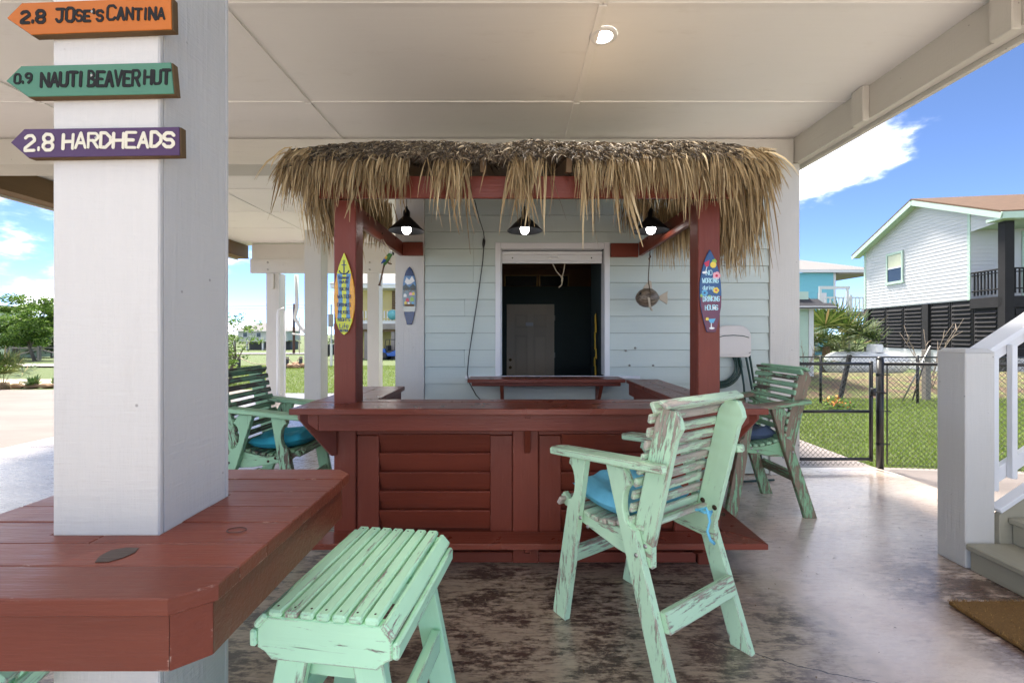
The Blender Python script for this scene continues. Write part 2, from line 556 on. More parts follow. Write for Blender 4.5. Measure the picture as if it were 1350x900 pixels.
def slab_mat(name, c0, c1, rough=.6):
    t = NT(name); co = t.tco.outputs['Object']
    n = t.noise(1.2, 8, .6, (.6, 1.5, 1), co)
    c = t.mix(t.step(n, .35, .68), c0, c1)
    c = t.mix(t.step(t.noise(12, 8, .7, co=co), .56, .78, 0, .4), c, tuple(x * .6 for x in c1))
    t.bump(t.noise(30, 6, .7, co=co), .15, .004)
    return t.set(c, rough)


M_conc = concrete()
M_lawn = terrain_mat()
M_drive = slab_mat('driveway_concrete', (.165, .13, .11), (.125, .098, .083))
M_path = slab_mat('path_concrete', (.30, .255, .235), (.23, .195, .175), .45)
M_bounce = slab_mat('bounce_concrete', (.58, .54, .49), (.50, .46, .41))
M_road = slab_mat('road_surface', (.30, .285, .265), (.24, .23, .215), .8)


def gz(x, y):
    z = -.09
    if y > 20: z -= (y - 20) / 70 * 1.9 if y < 90 else 1.9
    z += .05 * (mnoise.noise(Vector((x * .08, y * .08, 3))) if y > 14 else 0)
    return z


def build_ground():
    xs = np.concatenate([np.linspace(-1500, -120, 12), np.linspace(-100, 100, 81), np.linspace(120, 1500, 12)])
    ys = np.concatenate([np.linspace(-300, -20, 6), np.linspace(-15, 120, 91), np.linspace(140, 2500, 16)])
    V = np.array([(x, y, gz(x, y)) for y in ys for x in xs])
    nx = len(xs); F = []
    for j in range(len(ys) - 1):
        for i in range(nx - 1):
            a = j * nx + i; F.append((a, a + 1, a + nx + 1, a + nx))
    np_mesh('ground', V, np.array(F), M_lawn, None, 'structure')


build_ground()
mb = MB(); mb.box((-6.95, -4, -.25), (4.25, 5.06, 0)); mb.box((-6.95, 5.06, -.25), (-1.32, 11.4, 0))
mb.build('concrete_floor', M_conc, None, 'structure')
mb = MB(); mb.box((-40, -4, -.3), (-6.962, 12.2, -.008)); mb.build('driveway', M_drive, None, 'structure'); mb = MB(); mb.box((-40, -34, -.3), (9.5, -4.006, -.008)); mb.build('pavement', M_bounce, None, 'structure')  # pale slab behind the camera, unseen; added to bounce daylight under the porch
mb = MB(); mb.box((3.16, 5.066, -.25), (4.2, 14, -.004)); mb.build('path', M_path, None, 'structure')
mb = MB(); mb.box((4.262, -4, -.25), (9.5, 4.55, -.006)); mb.poly([(4.262, 4.554), (9.5, 4.554), (9.5, 4.56), (4.262, 5.10)], Matrix.Translation((0, 0, -.2)), .192); mb.build('pavement', M_path, None, 'structure')


def strip(name, pts, w, mat, dz=.03):
    mb = MB()
    for (a, b) in zip(pts[:-1], pts[1:]):
        za, zb = gz(*a) + dz, gz(*b) + dz
        mb.quad((a[0], a[1], za), (b[0], b[1], zb), (b[0], b[1] + w, gz(b[0], b[1] + w) + dz), (a[0], a[1] + w, gz(a[0], a[1] + w) + dz))
    return mb.build(name, mat, None, 'structure')


strip('road', [(x, 53) for x in range(-140, 141, 10)], 7.5, M_road, .12)
strip('footpath', [(x, 21.5 + (x + 24) * .05) for x in range(-60, -19, 4)], 3.0, M_road, .08)

# ------------------------------------------------------------------ ceiling: panels and battens under the raised house
CX0, CX1, CY0, CY1, CZ = -6.62, 3.13, 1.12, 10.75, 3.72
ceil = struct('ceiling')
mb = MB(); mb.box((CX0, CY0, CZ + .02), (CX1 + .10, CY1, CZ + .26)); mb.build('deck', M_ceil, ceil)
bx = [CX0, -4.44, -1.935, .585, CX1]
by = [CY0, 1.64, 2.86, 4.08, 5.30, 6.52, 7.74, 8.96, 10.18, CY1]
for i in range(4):
    for j in range(9):
        box('ceiling_panel', (bx[i] + .002, by[j] + .003, CZ), (bx[i + 1] - .002, by[j + 1] - .003, CZ + .018), M_ceil, ceil, .002)
for x in bx[1:-1]:
    for j in range(9):
        box('batten', (x - .028, by[j] + .014, CZ - .013), (x + .028, by[j + 1] - .014, CZ - .001), M_ceil, ceil, .002)
for y in by[1:-1]:
    for i in range(4):
        box('batten', (bx[i] + .030, y - .012, CZ - .009), (bx[i + 1] - .030, y + .012, CZ - .001), M_ceil, ceil, .002)

# ------------------------------------------------------------------ beams and columns
def beam(label, lo, hi, mat=None, name='beam'):
    o = box(name, lo, hi, mat or M_white, None, .004)
    return tag(o, label, 'beam', None, None)


rb = thing('beam', 'long white edge beam under the roof on the right side of the porch', 'beam', (3.1, CY0, 3.43))
box('beam_face', (0, 0, 0), (.09, 9.6, .29), M_white, rb)
box('fascia', (.092, -.02, -.035), (.135, 9.62, .33), M_white, rb)
for y in (.43, 1.56, 2.70):
    box('hanger_block', (-.062, y - .02, -.02), (-.002, y + .115, .285), M_white, rb, .006)
tag(box('beam', (CX0 + .002, 4.82, 3.42), (3.09, 5.17, CZ - .015), M_white, None, .004), 'white header beam across the porch directly above the thatched bar', 'beam')
tag(box('beam', (CX0 + .002, 1.20, 3.42), (3.09, 1.50, CZ - .015), M_white, None, .004), 'white header beam carried by the front column with the painted signs', 'beam')
fb = thing('beam', 'far white beam along the back edge of the porch with bolted end', 'beam', (-6.3, 10.4, 3.0))
box('beam_face', (0, 0, 0), (5.3, .09, .34), M_white, fb); box('upper_board', (.03, .02, .343), (5.3, .12, .70), M_white, fb)
for x in (.42, 2.85):
    for z in (.08, .25):
        M = Matrix.Translation((x, 0, z)) @ Matrix.Rotation(R(90), 4, 'X'); m = MB(); m.lathe([(0, .012), (.02, .012), (.025, 0)], M, 8); m.build('bolt', M_zinc, fb)
lb = thing('beam', 'outer left beam of the porch with bare brown wood underside', 'beam', (-6.62, CY0, 3.40))
box('rim_joist', (0, 0, .02), (.085, 9.6, .31), M_rawwood, lb); box('soffit_board', (-.16, 0, -.01), (.10, 9.6, .017), M_rawwood, lb)
box('fascia', (-.20, 0, -.04), (-.165, 9.6, .34), M_white, lb)


def column(label, x0, x1, y0, y1, z1=3.42, z0=0.0, extra=False):
    t = thing('column', label, 'column', ((x0 + x1) / 2, (y0 + y1) / 2, z0), 0, 'white square columns')
    w, d = (x1 - x0) / 2, (y1 - y0) / 2
    tk = .018
    h = z1 - z0
    box('casing_board', (-w, -d, 0), (w, -d + tk, h), M_white, t, .004)
    box('casing_board', (-w, d - tk, 0), (w, d, h), M_white, t, .004)
    for s in (-1, 1):
        xa = s * w; xb = s * (w - tk)
        box('casing_board', (min(xa, xb) + .0005, -d + tk + .0006, 0), (max(xa, xb) - .0005, d - tk - .0006, h), M_white, t, .0015)
    return t


c_front = column('front white column with three painted arrow signs, standing through the red table', -1.271, -.977, 1.20, 1.494)
column('white corner column with the blue seascape surfboard on it', -1.307, -.99, 4.79, 5.11)
column('white corner column right of the siding wall, beside the gate', 2.81, 3.135, 4.79, 5.11)
column('white column in mid porch, between the downspout column and the red bar post', -3.78, -3.48, 7.85, 8.14)
cd = column('far white column with a downspout pipe on its right side', -5.93, -5.62, 10.42, 10.72, 3.0)
box('bracket_block', (-.02, -.20, 2.62), (.05, -.152, 2.98), M_white, cd)
cdp = thing('downspout', 'white downspout pipe strapped beside the far porch column', 'pipe', (-5.56, 10.42, 0))
m = MB(); m.tube([(.02, .06, .04), (-.06, -.04, .12), (-.05, -.05, .5), (-.05, -.05, 2.0), (-.04, -.05, 2.1), (.05, .02, 2.15)], .045, 8, flat=.8); m.build('pipe', M_trim, cdp)
m = MB(); m.tube([(.03, .02, .05), (.07, .02, .2), (.06, .02, 2.1)], .022, 6); m.build('conduit', M_trim, cdp)
m = MB(); m.tube([(.20, .3, 3.0), (.22, .3, 2.2), (.16, .3, 1.95), (.30, .3, 1.72), (.46, .3, 1.55), (.52, .3, 1.52)], .045, 8); m.tube([(.10, .3, 1.55), (.50, .3, 1.5)], .02, 6); m.build('elbow_pipe', M_trim, cdp)
column('far white column behind the red bar post, in line with the yellow house', -3.51, -3.235, 10.42, 10.72, 3.0)

# recessed light
rl = thing('ceiling_light', 'round lit white ceiling light on the porch ceiling', 'light', (.648, 3.175, CZ - .001))
m = MB(); m.lathe([(.10, 0), (.102, -.006), (.09, -.013), (.071, -.014), (.066, -.009)], n=28); m.build('trim_ring', M_trim, rl)
M_led = plain('lit_diffuser', (.8, .8, .8), .5, emit=(1, .95, .88), es=2.2)
m = MB(); m.lathe([(.067, -.0105), (.04, -.0105), (.0, -.0105)], n=28); m.build('diffuser', M_led, rl)
al = bpy.data.lights.new('downlight', 'AREA'); al.shape = 'DISK'; al.size = .12; al.energy = 3.5; al.spread = R(125); al.color = (1, .93, .84)
alo = bpy.data.objects.new('downlight', al); COL.objects.link(alo); alo.parent = rl; alo.location = (0, 0, -.018)

# ------------------------------------------------------------------ storage room behind the bar: siding, serving window, dark interior
room = thing('siding_wall', 'pale blue grey lap siding wall of the storage room behind the bar', 'wall', (0, 4.83, 0))
SZ = .1855
def plank(x0, x1, z0, z1=None):
    z1 = z1 or z0 + SZ
    h = z1 - z0
    pts = [(0, .003), (-.026, .003), (-.0085, h), (0, h)]              # (y, z) wedge
    key = ('plank', round(x1 - x0, 3), round(h, 3))
    me = _boxes.get(key)
    if me is None:
        L = x1 - x0
        v = [(sx * L / 2, y, z) for sx in (-1, 1) for y, z in pts]
        f = [(0, 1, 2, 3), (7, 6, 5, 4), (0, 4, 5, 1), (1, 5, 6, 2), (2, 6, 7, 3), (3, 7, 4, 0)]
        me = bpy.data.meshes.new('plank'); me.from_pydata(v, [], f); me.materials.append(M_siding); me.update(); _boxes[key] = me
    return put('plank', me, TW[room] @ Matrix.Translation(((x0 + x1) / 2, 0, z0)), room)


WX0, WX1, WZ0, WZ1 = -.209, 1.052, 1.09, 2.555
zs = [1.557 + SZ * k for k in range(-9, 11)]
rng = random.Random(3)
for z in zs:
    z0 = max(z, .01); z1 = min(z + SZ, 3.42)
    if z1 - z0 < .03: continue
    if z0 >= WZ1 - .01 or z1 <= WZ0 - .03:
        cut = rng.uniform(-.3, 2.2)
        plank(-.987, cut - .001, z0, z1); plank(cut + .001, 2.807, z0, z1)
    else:
        lo, hi = WX0 + .03, WX1 - .03
        if z0 < WZ1 < z1: plank(lo, hi, WZ1 - .02, z1)
        if z0 < WZ0 < z1: plank(lo, hi, z0, WZ0 - .06)
        c = rng.choice([None, -.55, -.45])
        if c: plank(-.987, c - .001, z0, z1); plank(c + .001, lo, z0, z1)
        else: plank(-.987, lo, z0, z1)
        c = rng.choice([None, None, 1.6, 2.1])
        if c: plank(hi, c - .001, z0, z1); plank(c + .001, 2.807, z0, z1)
        else: plank(hi, 2.807, z0, z1)
box('base_board', (-.987, .0, 0), (2.807, .03, .10), M_rawwood, room)
win = thing('serving_window', 'open serving window with white trim and roll-up shutter in the siding wall', 'window', (0, 4.83, 0))
tw = .058
box('trim_board', (WX0, -.032, WZ0), (WX0 + tw, .02, WZ1), M_trim, win, .004)
box('trim_board', (WX1 - tw, -.032, WZ0), (WX1, .02, WZ1), M_trim, win, .004)
box('trim_board', (WX0 + tw + .001, -.031, WZ1 - tw - .01), (WX1 - tw - .001, .02, WZ1 - .001), M_trim, win, .004)
box('sill', (WX0 - .33, -.05, WZ0 - .035), (WX1 + .33, .0, WZ0 - .001), M_trim, win, .004)
for x0, x1 in ((WX0 + tw - .02, WX0 + tw + .012), (WX1 - tw, WX1 - tw + .02)):
    box('jamb', (x0, .021, WZ0), (x1, .16, WZ1 - tw - .011), M_trim, win, .002)
box('jamb', (WX0 + tw + .013, .021, WZ1 - tw - .012), (WX1 - tw - .013, .16, WZ1 - tw + .01), M_trim, win, .002)
sx0, sx1 = WX0 + tw + .014, WX1 - tw - .014
box('shutter_slat', (sx0, .03, 2.428), (sx1, .05, 2.470), M_trim, win, .006)
box('shutter_slat', (sx0, .027, 2.365), (sx1, .05, 2.426), M_trim, win, .004)
bb = box('bottom_bar', (sx0, .022, 2.335), (sx1, .055, 2.363), M_trim, win, .004)
m = MB(); m.tube([(.38, .026, 2.395), (.385, .005, 2.395), (.48, .005, 2.395), (.485, .026, 2.395)], .007, 6); m.build('handle', M_trim, win)
for x in (-.02, .86):
    m = MB(); m.lathe([(0, .004), (.006, .003), (.008, 0)], Matrix.Translation((x, .027, 2.395)) @ Matrix.Rotation(R(90), 4, 'X'), 8); m.build('screw', M_black, win)
M_rope = plain('rope', (.46, .38, .27), .9, var=.3, nscale=80, bump=.5, bscale=200)
m = MB(); m.tube([(.428, .04, 2.335), (.47, .035, 2.245), (.525, .03, 2.185), (.535, .03, 2.14), (.528, .03, 2.095), (.495, .03, 2.065)], .006, 6)
m.tube([(.565, .04, 2.335), (.552, .035, 2.25), (.535, .03, 2.185), (.528, .026, 2.155), (.536, .025, 2.135)], .006, 6); m.tube([(.52, .03, 2.19), (.535, .02, 2.17), (.53, .03, 2.13)], .011, 6); m.build('pull_rope', M_rope, win)

# screws left in the siding
for px, pz, wh in ((1.225, 1.37, 'upper left one of four'), (1.33, 1.40, 'upper right one of four'), (1.265, 1.21, 'lower left one of four'), (1.525, 1.21, 'the one nearest the red post')):
    m = MB(); m.lathe([(0, .034), (.012, .032), (.012, .026), (.005, .024), (.005, 0)], Matrix.Translation((px, 4.818, pz)) @ Matrix.Rotation(R(100), 4, 'X'), 8)
    tag(m.build('screw', M_zinc), 'small steel screw in the siding right of the window, ' + wh, 'screw', 'screws left in the siding')

# interior
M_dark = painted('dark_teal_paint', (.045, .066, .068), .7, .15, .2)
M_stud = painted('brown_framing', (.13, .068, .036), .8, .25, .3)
M_doorp = painted('taupe_door_paint', (.62, .53, .42), .5, .06, .15)
inn = struct('interior_wall')
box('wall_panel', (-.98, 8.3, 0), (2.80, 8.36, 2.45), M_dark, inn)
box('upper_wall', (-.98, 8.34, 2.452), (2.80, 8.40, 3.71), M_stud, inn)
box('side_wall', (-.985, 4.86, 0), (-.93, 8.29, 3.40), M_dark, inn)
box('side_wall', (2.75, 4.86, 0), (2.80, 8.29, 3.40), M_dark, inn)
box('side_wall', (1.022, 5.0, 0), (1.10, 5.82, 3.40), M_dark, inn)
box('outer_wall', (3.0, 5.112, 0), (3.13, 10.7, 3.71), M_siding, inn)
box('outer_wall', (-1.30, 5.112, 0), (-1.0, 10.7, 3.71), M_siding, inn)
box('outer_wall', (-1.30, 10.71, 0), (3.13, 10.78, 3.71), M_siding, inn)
for k in range(7):
    box('stud', (-.9 + k * .6, 8.27, 2.452), (-.86 + k * .6, 8.338, 3.4), M_stud, inn)
box('header', (-.92, 8.20, 2.78), (2.74, 8.268, 2.92), M_stud, inn)
for k in range(5):
    box('joist', (-.92, 5.4 + k * .6, 3.45), (2.7, 5.44 + k * .6, 3.70), M_stud, inn)
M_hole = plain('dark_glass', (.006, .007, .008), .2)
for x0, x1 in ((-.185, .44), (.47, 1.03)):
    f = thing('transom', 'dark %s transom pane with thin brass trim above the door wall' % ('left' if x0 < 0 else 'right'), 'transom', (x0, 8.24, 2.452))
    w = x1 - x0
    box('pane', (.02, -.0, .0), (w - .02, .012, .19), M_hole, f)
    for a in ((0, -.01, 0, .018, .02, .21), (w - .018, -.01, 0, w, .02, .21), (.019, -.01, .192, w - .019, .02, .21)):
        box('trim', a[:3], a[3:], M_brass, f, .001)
dr = thing('door', 'taupe six panel door at the back of the dark storage room', 'door', (-.144, 8.24, 0))
box('door_slab', (.004, .012, .012), (.896, .04, 2.108), M_doorp, dr)
rails = [(.01, .14), (.64, .78), (1.52, 1.66), (1.92, 2.11)]
for x0, x1 in ((0, .15), (.39, .51), (.75, .90)):
    box('stile', (x0 + .0005, -.006, .01), (x1 - .0005, .0115, 2.11), M_doorp, dr, .005)
for z0, z1 in rails:
    for x0, x1 in ((.15, .39), (.51, .75)):
        box('rail', (x0 + .0005, -.005, z0), (x1 - .0005, .0115, z1), M_doorp, dr, .005)
for (z0, z1) in ((.14, .64), (.78, 1.52), (1.66, 1.92)):
    for (x0, x1) in ((.15, .39), (.51, .75)):
        box('door_panel', (x0 + .035, -.001, z0 + .035), (x1 - .035, .0115, z1 - .035), M_doorp, dr, .010)
for z, r in ((1.02, .03), (1.16, .024)):
    m = MB(); m.lathe([(0, .06), (r, .05), (r * .9, .03), (.012, .025), (.03, .003), (.03, 0)], Matrix.Translation((.07, -.001, z - .10)) @ Matrix.Rotation(R(90), 4, 'X'), 12)
    m.build('knob' if r == .03 else 'deadbolt', M_brass, dr)
for z in (.3, 1.1, 1.8):
    box('hinge', (.898, -.012, z), (.915, -.001, z + .1), M_zinc, dr, .001)
M_paper = plain('paper', (.75, .75, .78), .6)
box('paper_notice', (.36, -.018, 1.70), (.50, -.0125, 1.765), M_paper, dr, .0005)

# yellow pennants on the partition just inside the window
M_yel = plain('yellow_tag', (.75, .48, .03), .5)
yt = thing('pennant_string', 'string of yellow tags hanging inside the serving window at right', 'pennants', (1.012, 5.32, 1.0))
m = MB(); m.tube([(-.01, 0, .02), (-.012, .01, .4), (-.01, 0, .82)], .004, 5); m.build('cord', M_black, yt)
for k in range(7):
    z = .04 + k * .105; y = .04 * math.sin(k * 2.1)
    fl_ = prism('tag', [(-.045, 0), (.045, .01), (.04, .11), (-.02, .125)], .004, cols((0, 1, 0), (0, 0, 1), (1, 0, 0), (-.022 - .004 * (k % 2), y, z)), M_yel, yt)
# ------------------------------------------------------------------ tiki bar
bar = thing('tiki_bar', 'dark red wooden tiki bar with louvred front panels and a foot shelf', 'bar', (.085, 2.93, 0))
BZ = 1.086


def bb_(name, lo, hi, mat=None, c=.004):           # world coordinates -> bar frame
    o = Vector((.085, 2.93, 0))
    return box(name, tuple(Vector(lo) - o), tuple(Vector(hi) - o), mat or M_red, bar, c)


for x in (-1.213, 1.236):
    bb_('post', (x, 2.93, 0), (x + .148, 3.075, 2.45), c=.006)
# counter boards
def bprism(name, pts, z0, t, mat=None, bev=.004):
    return prism(name, pts, t, Matrix.Translation((-.085, -2.93, z0 + t / 2)), mat or M_redtop, bar, bev)


bprism('counter_board', [(-1.395, 2.70), (1.575, 2.70), (1.575, 2.835), (-1.395, 2.835)], BZ - .038, .038)
bprism('counter_board', [(-1.395, 2.839), (1.575, 2.839), (1.575, 2.965), (-1.395, 2.965)], BZ - .039, .038)
bprism('counter_board', [(-1.395, 2.969), (1.575, 2.969), (1.575, 3.098), (-1.395, 3.098)], BZ - .038, .038)
bprism('counter_board', [(-1.385, 3.102), (-1.182, 3.102), (-1.182, 3.87), (-1.385, 3.87)], BZ - .039, .038)
bprism('counter_board', [(-1.178, 3.102), (-.972, 3.102), (-.972, 3.87), (-1.178, 3.87)], BZ - .038, .038)
bprism('counter_board', [(1.142, 3.102), (1.305, 3.102), (1.305, 4.45), (1.142, 4.45)], BZ - .038, .038)
bprism('counter_board', [(1.310, 3.102), (1.475, 3.102), (1.475, 4.48), (1.310, 4.48)], BZ - .039, .038)
# window counter
bprism('window_shelf', [(-.48, 4.46), (1.139, 4.46), (1.139, 4.775), (-.48, 4.775)], BZ - .036, .036)
for x in (-.13, .905):
    prism('shelf_bracket', [(0, 0), (0, -.30), (-.035, -.30), (-.26, -.035), (-.26, 0)], .036, cols((0, 1, 0), (0, 0, 1), (1, 0, 0), (x - .085, 4.772 - 2.93, BZ - .038)), M_red, bar, .002)
bb_('shelf_apron', (-.44, 4.50, BZ - .075), (1.10, 4.53, BZ - .0375))
# aprons
bb_('apron', (-1.25, 2.78, .93), (1.42, 2.818, 1.046))
bb_('apron', (-1.25, 3.10, .93), (-1.215, 3.82, 1.046)); bb_('apron', (-1.02, 3.12, .93), (-.99, 3.82, 1.046)); bb_('apron', (-1.21, 3.79, .93), (-1.022, 3.82, 1.046))
bb_('apron', (1.165, 3.10, .93), (1.195, 4.44, 1.046)); bb_('apron', (1.40, 3.10, .93), (1.43, 4.44, 1.046))
# side walls of the bar
bb_('side_panel', (-1.205, 3.08, .02), (-1.175, 3.80, .928)); bb_('side_panel', (1.33, 3.08, .02), (1.36, 4.42, .928))
bb_('side_panel', (1.196, 4.35, .02), (1.328, 4.38, .928))
# brackets under the front counter
def bracket(x, th=.04, dx=0):
    prism('bracket', [(0, 0), (0, .30), (-.15, .30), (-.15, .265)], th, cols((0, 1, 0), (0, 0, 1), (1, 0, 0), (x - .085, 2.928 - 2.93, .75)), M_red, bar, .003)


bracket(.087)
for sx, x in ((-1, -1.17), (1, 1.35)):
    M = cols((sx * .7071, -.7071, 0), (0, 0, 1), (sx * .7071, .7071, 0) if sx < 0 else (-.7071, -.7071, 0), (x - .085 + sx * .03, 2.928 - 2.93, .74))
    prism('bracket', [(0, 0), (.03, 0), (.235, .27), (.235, .305), (0, .305)], .04, M, M_red, bar, .003)
    prism('corner_block', [(0, 0), (.155, .115), (0, .115)], .035, cols((sx, 0, 0), (0, 0, 1), (0, -sx, 0), (x - .085 + sx * .082, 2.80 - 2.93, .931)), M_red, bar, .002)
# front: rails, stiles, louvres
fy = 2.945
for (x0, x1) in ((-1.062, -.012), (.165, 1.232)):
    bb_('top_rail', (x0, fy, .868), (x1, fy + .03, .928))
    bb_('stile', (x0 + .002, fy - .004, .20), (x0 + .150, fy + .03, .866)); bb_('stile', (x1 - .150, fy - .004, .20), (x1 - .002, fy + .03, .866))
    a, b = x0 + .152, x1 - .152
    for k in range(5):
        z0 = .228 + k * .1285
        board('louvre', (a - .085, fy + .020 - 2.93, z0 + .066), (b - .085, fy + .020 - 2.93, z0 + .066), .142, .016, M_red, bar, (0, -.94, -.30), .002)
bb_('post', (.016 - .026, 2.932, .01), (.016 + .126 + .02, 2.975, .928))
bb_('back_panel', (-1.06, fy + .06, .03), (1.23, fy + .075, .93))
bb_('base_board', (-1.06, 2.95, .004), (-.011, 2.975, .075)); bb_('base_board', (.163, 2.95, .004), (1.23, 2.975, .075))
bb_('toe_rail', (-1.06, 2.962, .115), (1.23, 2.985, .185))
# foot shelf
bprism('foot_shelf', [(-1.43, 2.748), (1.60, 2.748), (1.44, 2.928), (-1.27, 2.928)], .188, .038, M_redtop)
for x in (-1.05, .087, 1.22):
    prism('shelf_bracket', [(0, 0), (0, .11), (-.15, .11), (-.15, .085)], .036, cols((0, 1, 0), (0, 0, 1), (1, 0, 0), (x - .085, -.002, .075)), M_red, bar, .002)
bprism('foot_shelf', [(1.40, 2.931), (1.442, 2.931), (1.602, 2.752), (1.602, 3.9), (1.40, 3.9)], .189, .037, M_redtop)
# roof frame
bb_('front_beam', (-1.30, 2.90, 2.452), (1.47, 2.928, 2.60))
bb_('side_beam', (-1.25, 3.077, 2.40), (-1.212, 4.76, 2.55)); bb_('side_beam', (1.36, 3.077, 2.40), (1.398, 4.76, 2.55))
bb_('ledger', (-1.21, 4.725, 2.40), (-.992, 4.762, 2.545)); bb_('ledger', (1.056, 4.762, 2.39), (1.358, 4.80, 2.54))
for x in (-.75, -.2, .35, .9):
    board('rafter', (x - .085, 2.78 - 2.93, 2.625), (x - .085, 4.78 - 2.93, 3.17), .038, .09, M_rawwood, bar)
m = MB(); m.beam((-.03, -.17, 2.688), (-.03, 1.84, 3.235), 3.02, .012); m.build('roof_sheet', M_rawwood, bar)
# bolts on the side beams
for y in (3.6, 4.0, 4.45):
    for sx, x in ((1, -1.2115), (-1, 1.3595)):
        m = MB(); m.lathe([(0, .006), (.008, .005), (.01, 0)], Matrix.Translation((x - .085, y - 2.93, 2.50 + .03 * math.sin(y * 9))) @ Matrix.Rotation(R(90 * sx), 4, 'Y'), 8); m.build('bolt', M_rust, bar)

# ------------------------------------------------------------------ thatch
M_thatch = island_mat('palm_thatch', [(0, (.13, .082, .035)), (.25, (.38, .26, .12)), (.6, (.56, .41, .21)), (.82, (.24, .16, .072)), (1, (.70, .55, .31))], .75, .25, .12)
M_thatchd = island_mat('old_thatch', [(0, (.035, .026, .018)), (.4, (.09, .064, .038)), (.75, (.17, .122, .07)), (1, (.42, .33, .20))], .8, .25)
th = thing('thatched_roof', 'shaggy palm thatch laid over the top of the red bar frame', 'thatch roof', (0, 2.75, 2.66))
O = Vector((0, 2.75, 2.66))
rg = random.Random(11)


def strand(V, F, p, d, L, w, droop, seg=4, twist=None):
    """one dry palm leaf strip: starts at p going along d, bends down with `droop`"""
    p = Vector(p); d = Vector(d).normalized()
    side = d.cross(Vector((rg.uniform(-1, 1), rg.uniform(-1, 1), rg.uniform(-.5, .5)))).normalized()
    i = len(V)
    for k in range(seg + 1):
        t = k / seg
        ww = w * (.55 + .9 * min(t * 3, 1)) * (1 - .86 * t ** 1.6) * .5
        V.append(tuple(p + side * ww)); V.append(tuple(p - side * ww))
        d = (d + Vector((rg.uniform(-.05, .05), rg.uniform(-.05, .05), -droop / seg))).normalized()
        p = p + d * (L / seg)
    for k in range(seg):
        a = i + 2 * k; F.append((a, a + 1, a + 3, a + 2))


def flush(name, V, F, mat, parent, kind='stuff'):
    return np_mesh(name, np.array(V) if not parent else np.array([tuple(Vector(v) - TW[parent].translation) for v in V]), np.array(F), mat, parent, kind)


def clumpy(x):      # how thick the front fringe is along the bar
    if x < -.70 or x > .62: return 1.0
    return max(0.0, .34 + .6 * math.sin(x * 14 + .6) + .3 * math.sin(x * 31))


V, F = [], []
n = 0
while n < 3600:                                    # bundles: a few strips tied together, each bundle with a lean of its own
    x = rg.uniform(-1.44, 1.60)
    mid = abs(x - .04) < .70
    if rg.random() > clumpy(x) * (.46 if mid else .9): continue
    lay = rg.random(); lean = rg.gauss(0, .16); Lb = (rg.uniform(.13, .30) if rg.random() < .75 else rg.uniform(.28, .42)) * (1.12 if mid else 1)
    e = abs(x - .09) / 1.6; out = rg.uniform(.25, .75)
    for q in range(rg.randint(3, 9)):
        n += 1
        xx = x + rg.gauss(0, .020)
        y = 2.70 + .16 * lay; z = 2.655 + (.015 if mid else .10) * lay + rg.uniform(-.03, .012) - .05 * max(0, e - .85) * 6
        dx = lean + rg.gauss(0, .09) + (.45 * (x - 1.25) if x > 1.25 else (.35 * (x + 1.1) if x < -1.1 else 0))
        strand(V, F, (xx, y, z), (dx, -out + rg.gauss(0, .06), -.35 - .35 * rg.random()), Lb * rg.uniform(.6, 1.08), rg.uniform(.004, .0115), 1.6)
flush('fringe', V, F, M_thatch, th)
# stubbly courses on top
V, F = [], []
for k in range(9000):
    x = rg.uniform(-1.40, 1.58)
    e = max(0, abs(x - .09) - 1.15) / .45
    t = rg.random()
    y = 2.655 + .62 * t ** 1.4; z = 2.640 + .175 * min(1, t * 2.6) + .06 * max(0, t - .40) - .10 * e * e + .008 * math.sin(x * 7) + .01 * mnoise.noise(Vector((x * 4, 0, 0)))
    strand(V, F, (x, y + .05, z), (rg.gauss(0, .75) + .25 * e * (1 if x > 0 else -1), -.75, rg.uniform(-.75, .06)), rg.uniform(.03, .11), rg.uniform(.004, .009), .7, 3)
flush('top_course', V, F, M_thatchd, th)
# rest of the roof seen from elsewhere
V, F = [], []
for k in range(2600):
    x = rg.uniform(-1.55, 1.75); t = rg.random()
    y = 3.1 + 1.62 * t; z = 2.80 + .27 * (y - 2.95)
    strand(V, F, (x, y, z), (rg.gauss(0, .25), -1, rg.uniform(-.35, -.08)), rg.uniform(.2, .36), rg.uniform(.02, .035), .3, 3)
flush('upper_course', V, F, M_thatchd, th)
# side fringes
V, F = [], []
for s, x0, n_, zlo in ((-1, -1.42, 1000, .40), (1, 1.56, 1400, .62)):
    for k in range(n_):
        t = rg.random() ** 1.5; y = 2.74 + 1.95 * t
        zz = 2.68 + .05 * rg.random() + .12 * t
        if t < .12: d = (s * rg.uniform(.15, .7), -rg.uniform(.0, .6), rg.uniform(-.9, -.1)); L = rg.uniform(.16, .34 if s > 0 else .28); dr = 1.3
        else: d = (s * rg.uniform(.0, .35), -rg.uniform(-.1, .35), -.8); L = rg.uniform(.25, zlo) ; dr = 2.0
        strand(V, F, (x0 + rg.uniform(-.08, .08) - s * .06, y, zz), d, L, rg.uniform(.007, .014), dr)
flush('side_fringe', V, F, M_thatch, th)
V, F = [], []
# long bundles hanging from both front corners
for s, xa, xb, y0, n_, zb in ((-1, -1.46, -1.28, 3.02, 230, 2.08), (1, 1.46, 1.70, 3.02, 640, 1.93)):
    for k in range(n_):
        x = rg.uniform(xa, xb); y = y0 + rg.uniform(-.12, .45); z = 2.56 + rg.uniform(-.10, .14)
        strand(V, F, (x, y, z), (rg.gauss(-.02 if s > 0 else .22, .10), rg.gauss(-.05, .08), -1), rg.uniform(.28, z - zb), rg.uniform(.005, .011), .25, 4)
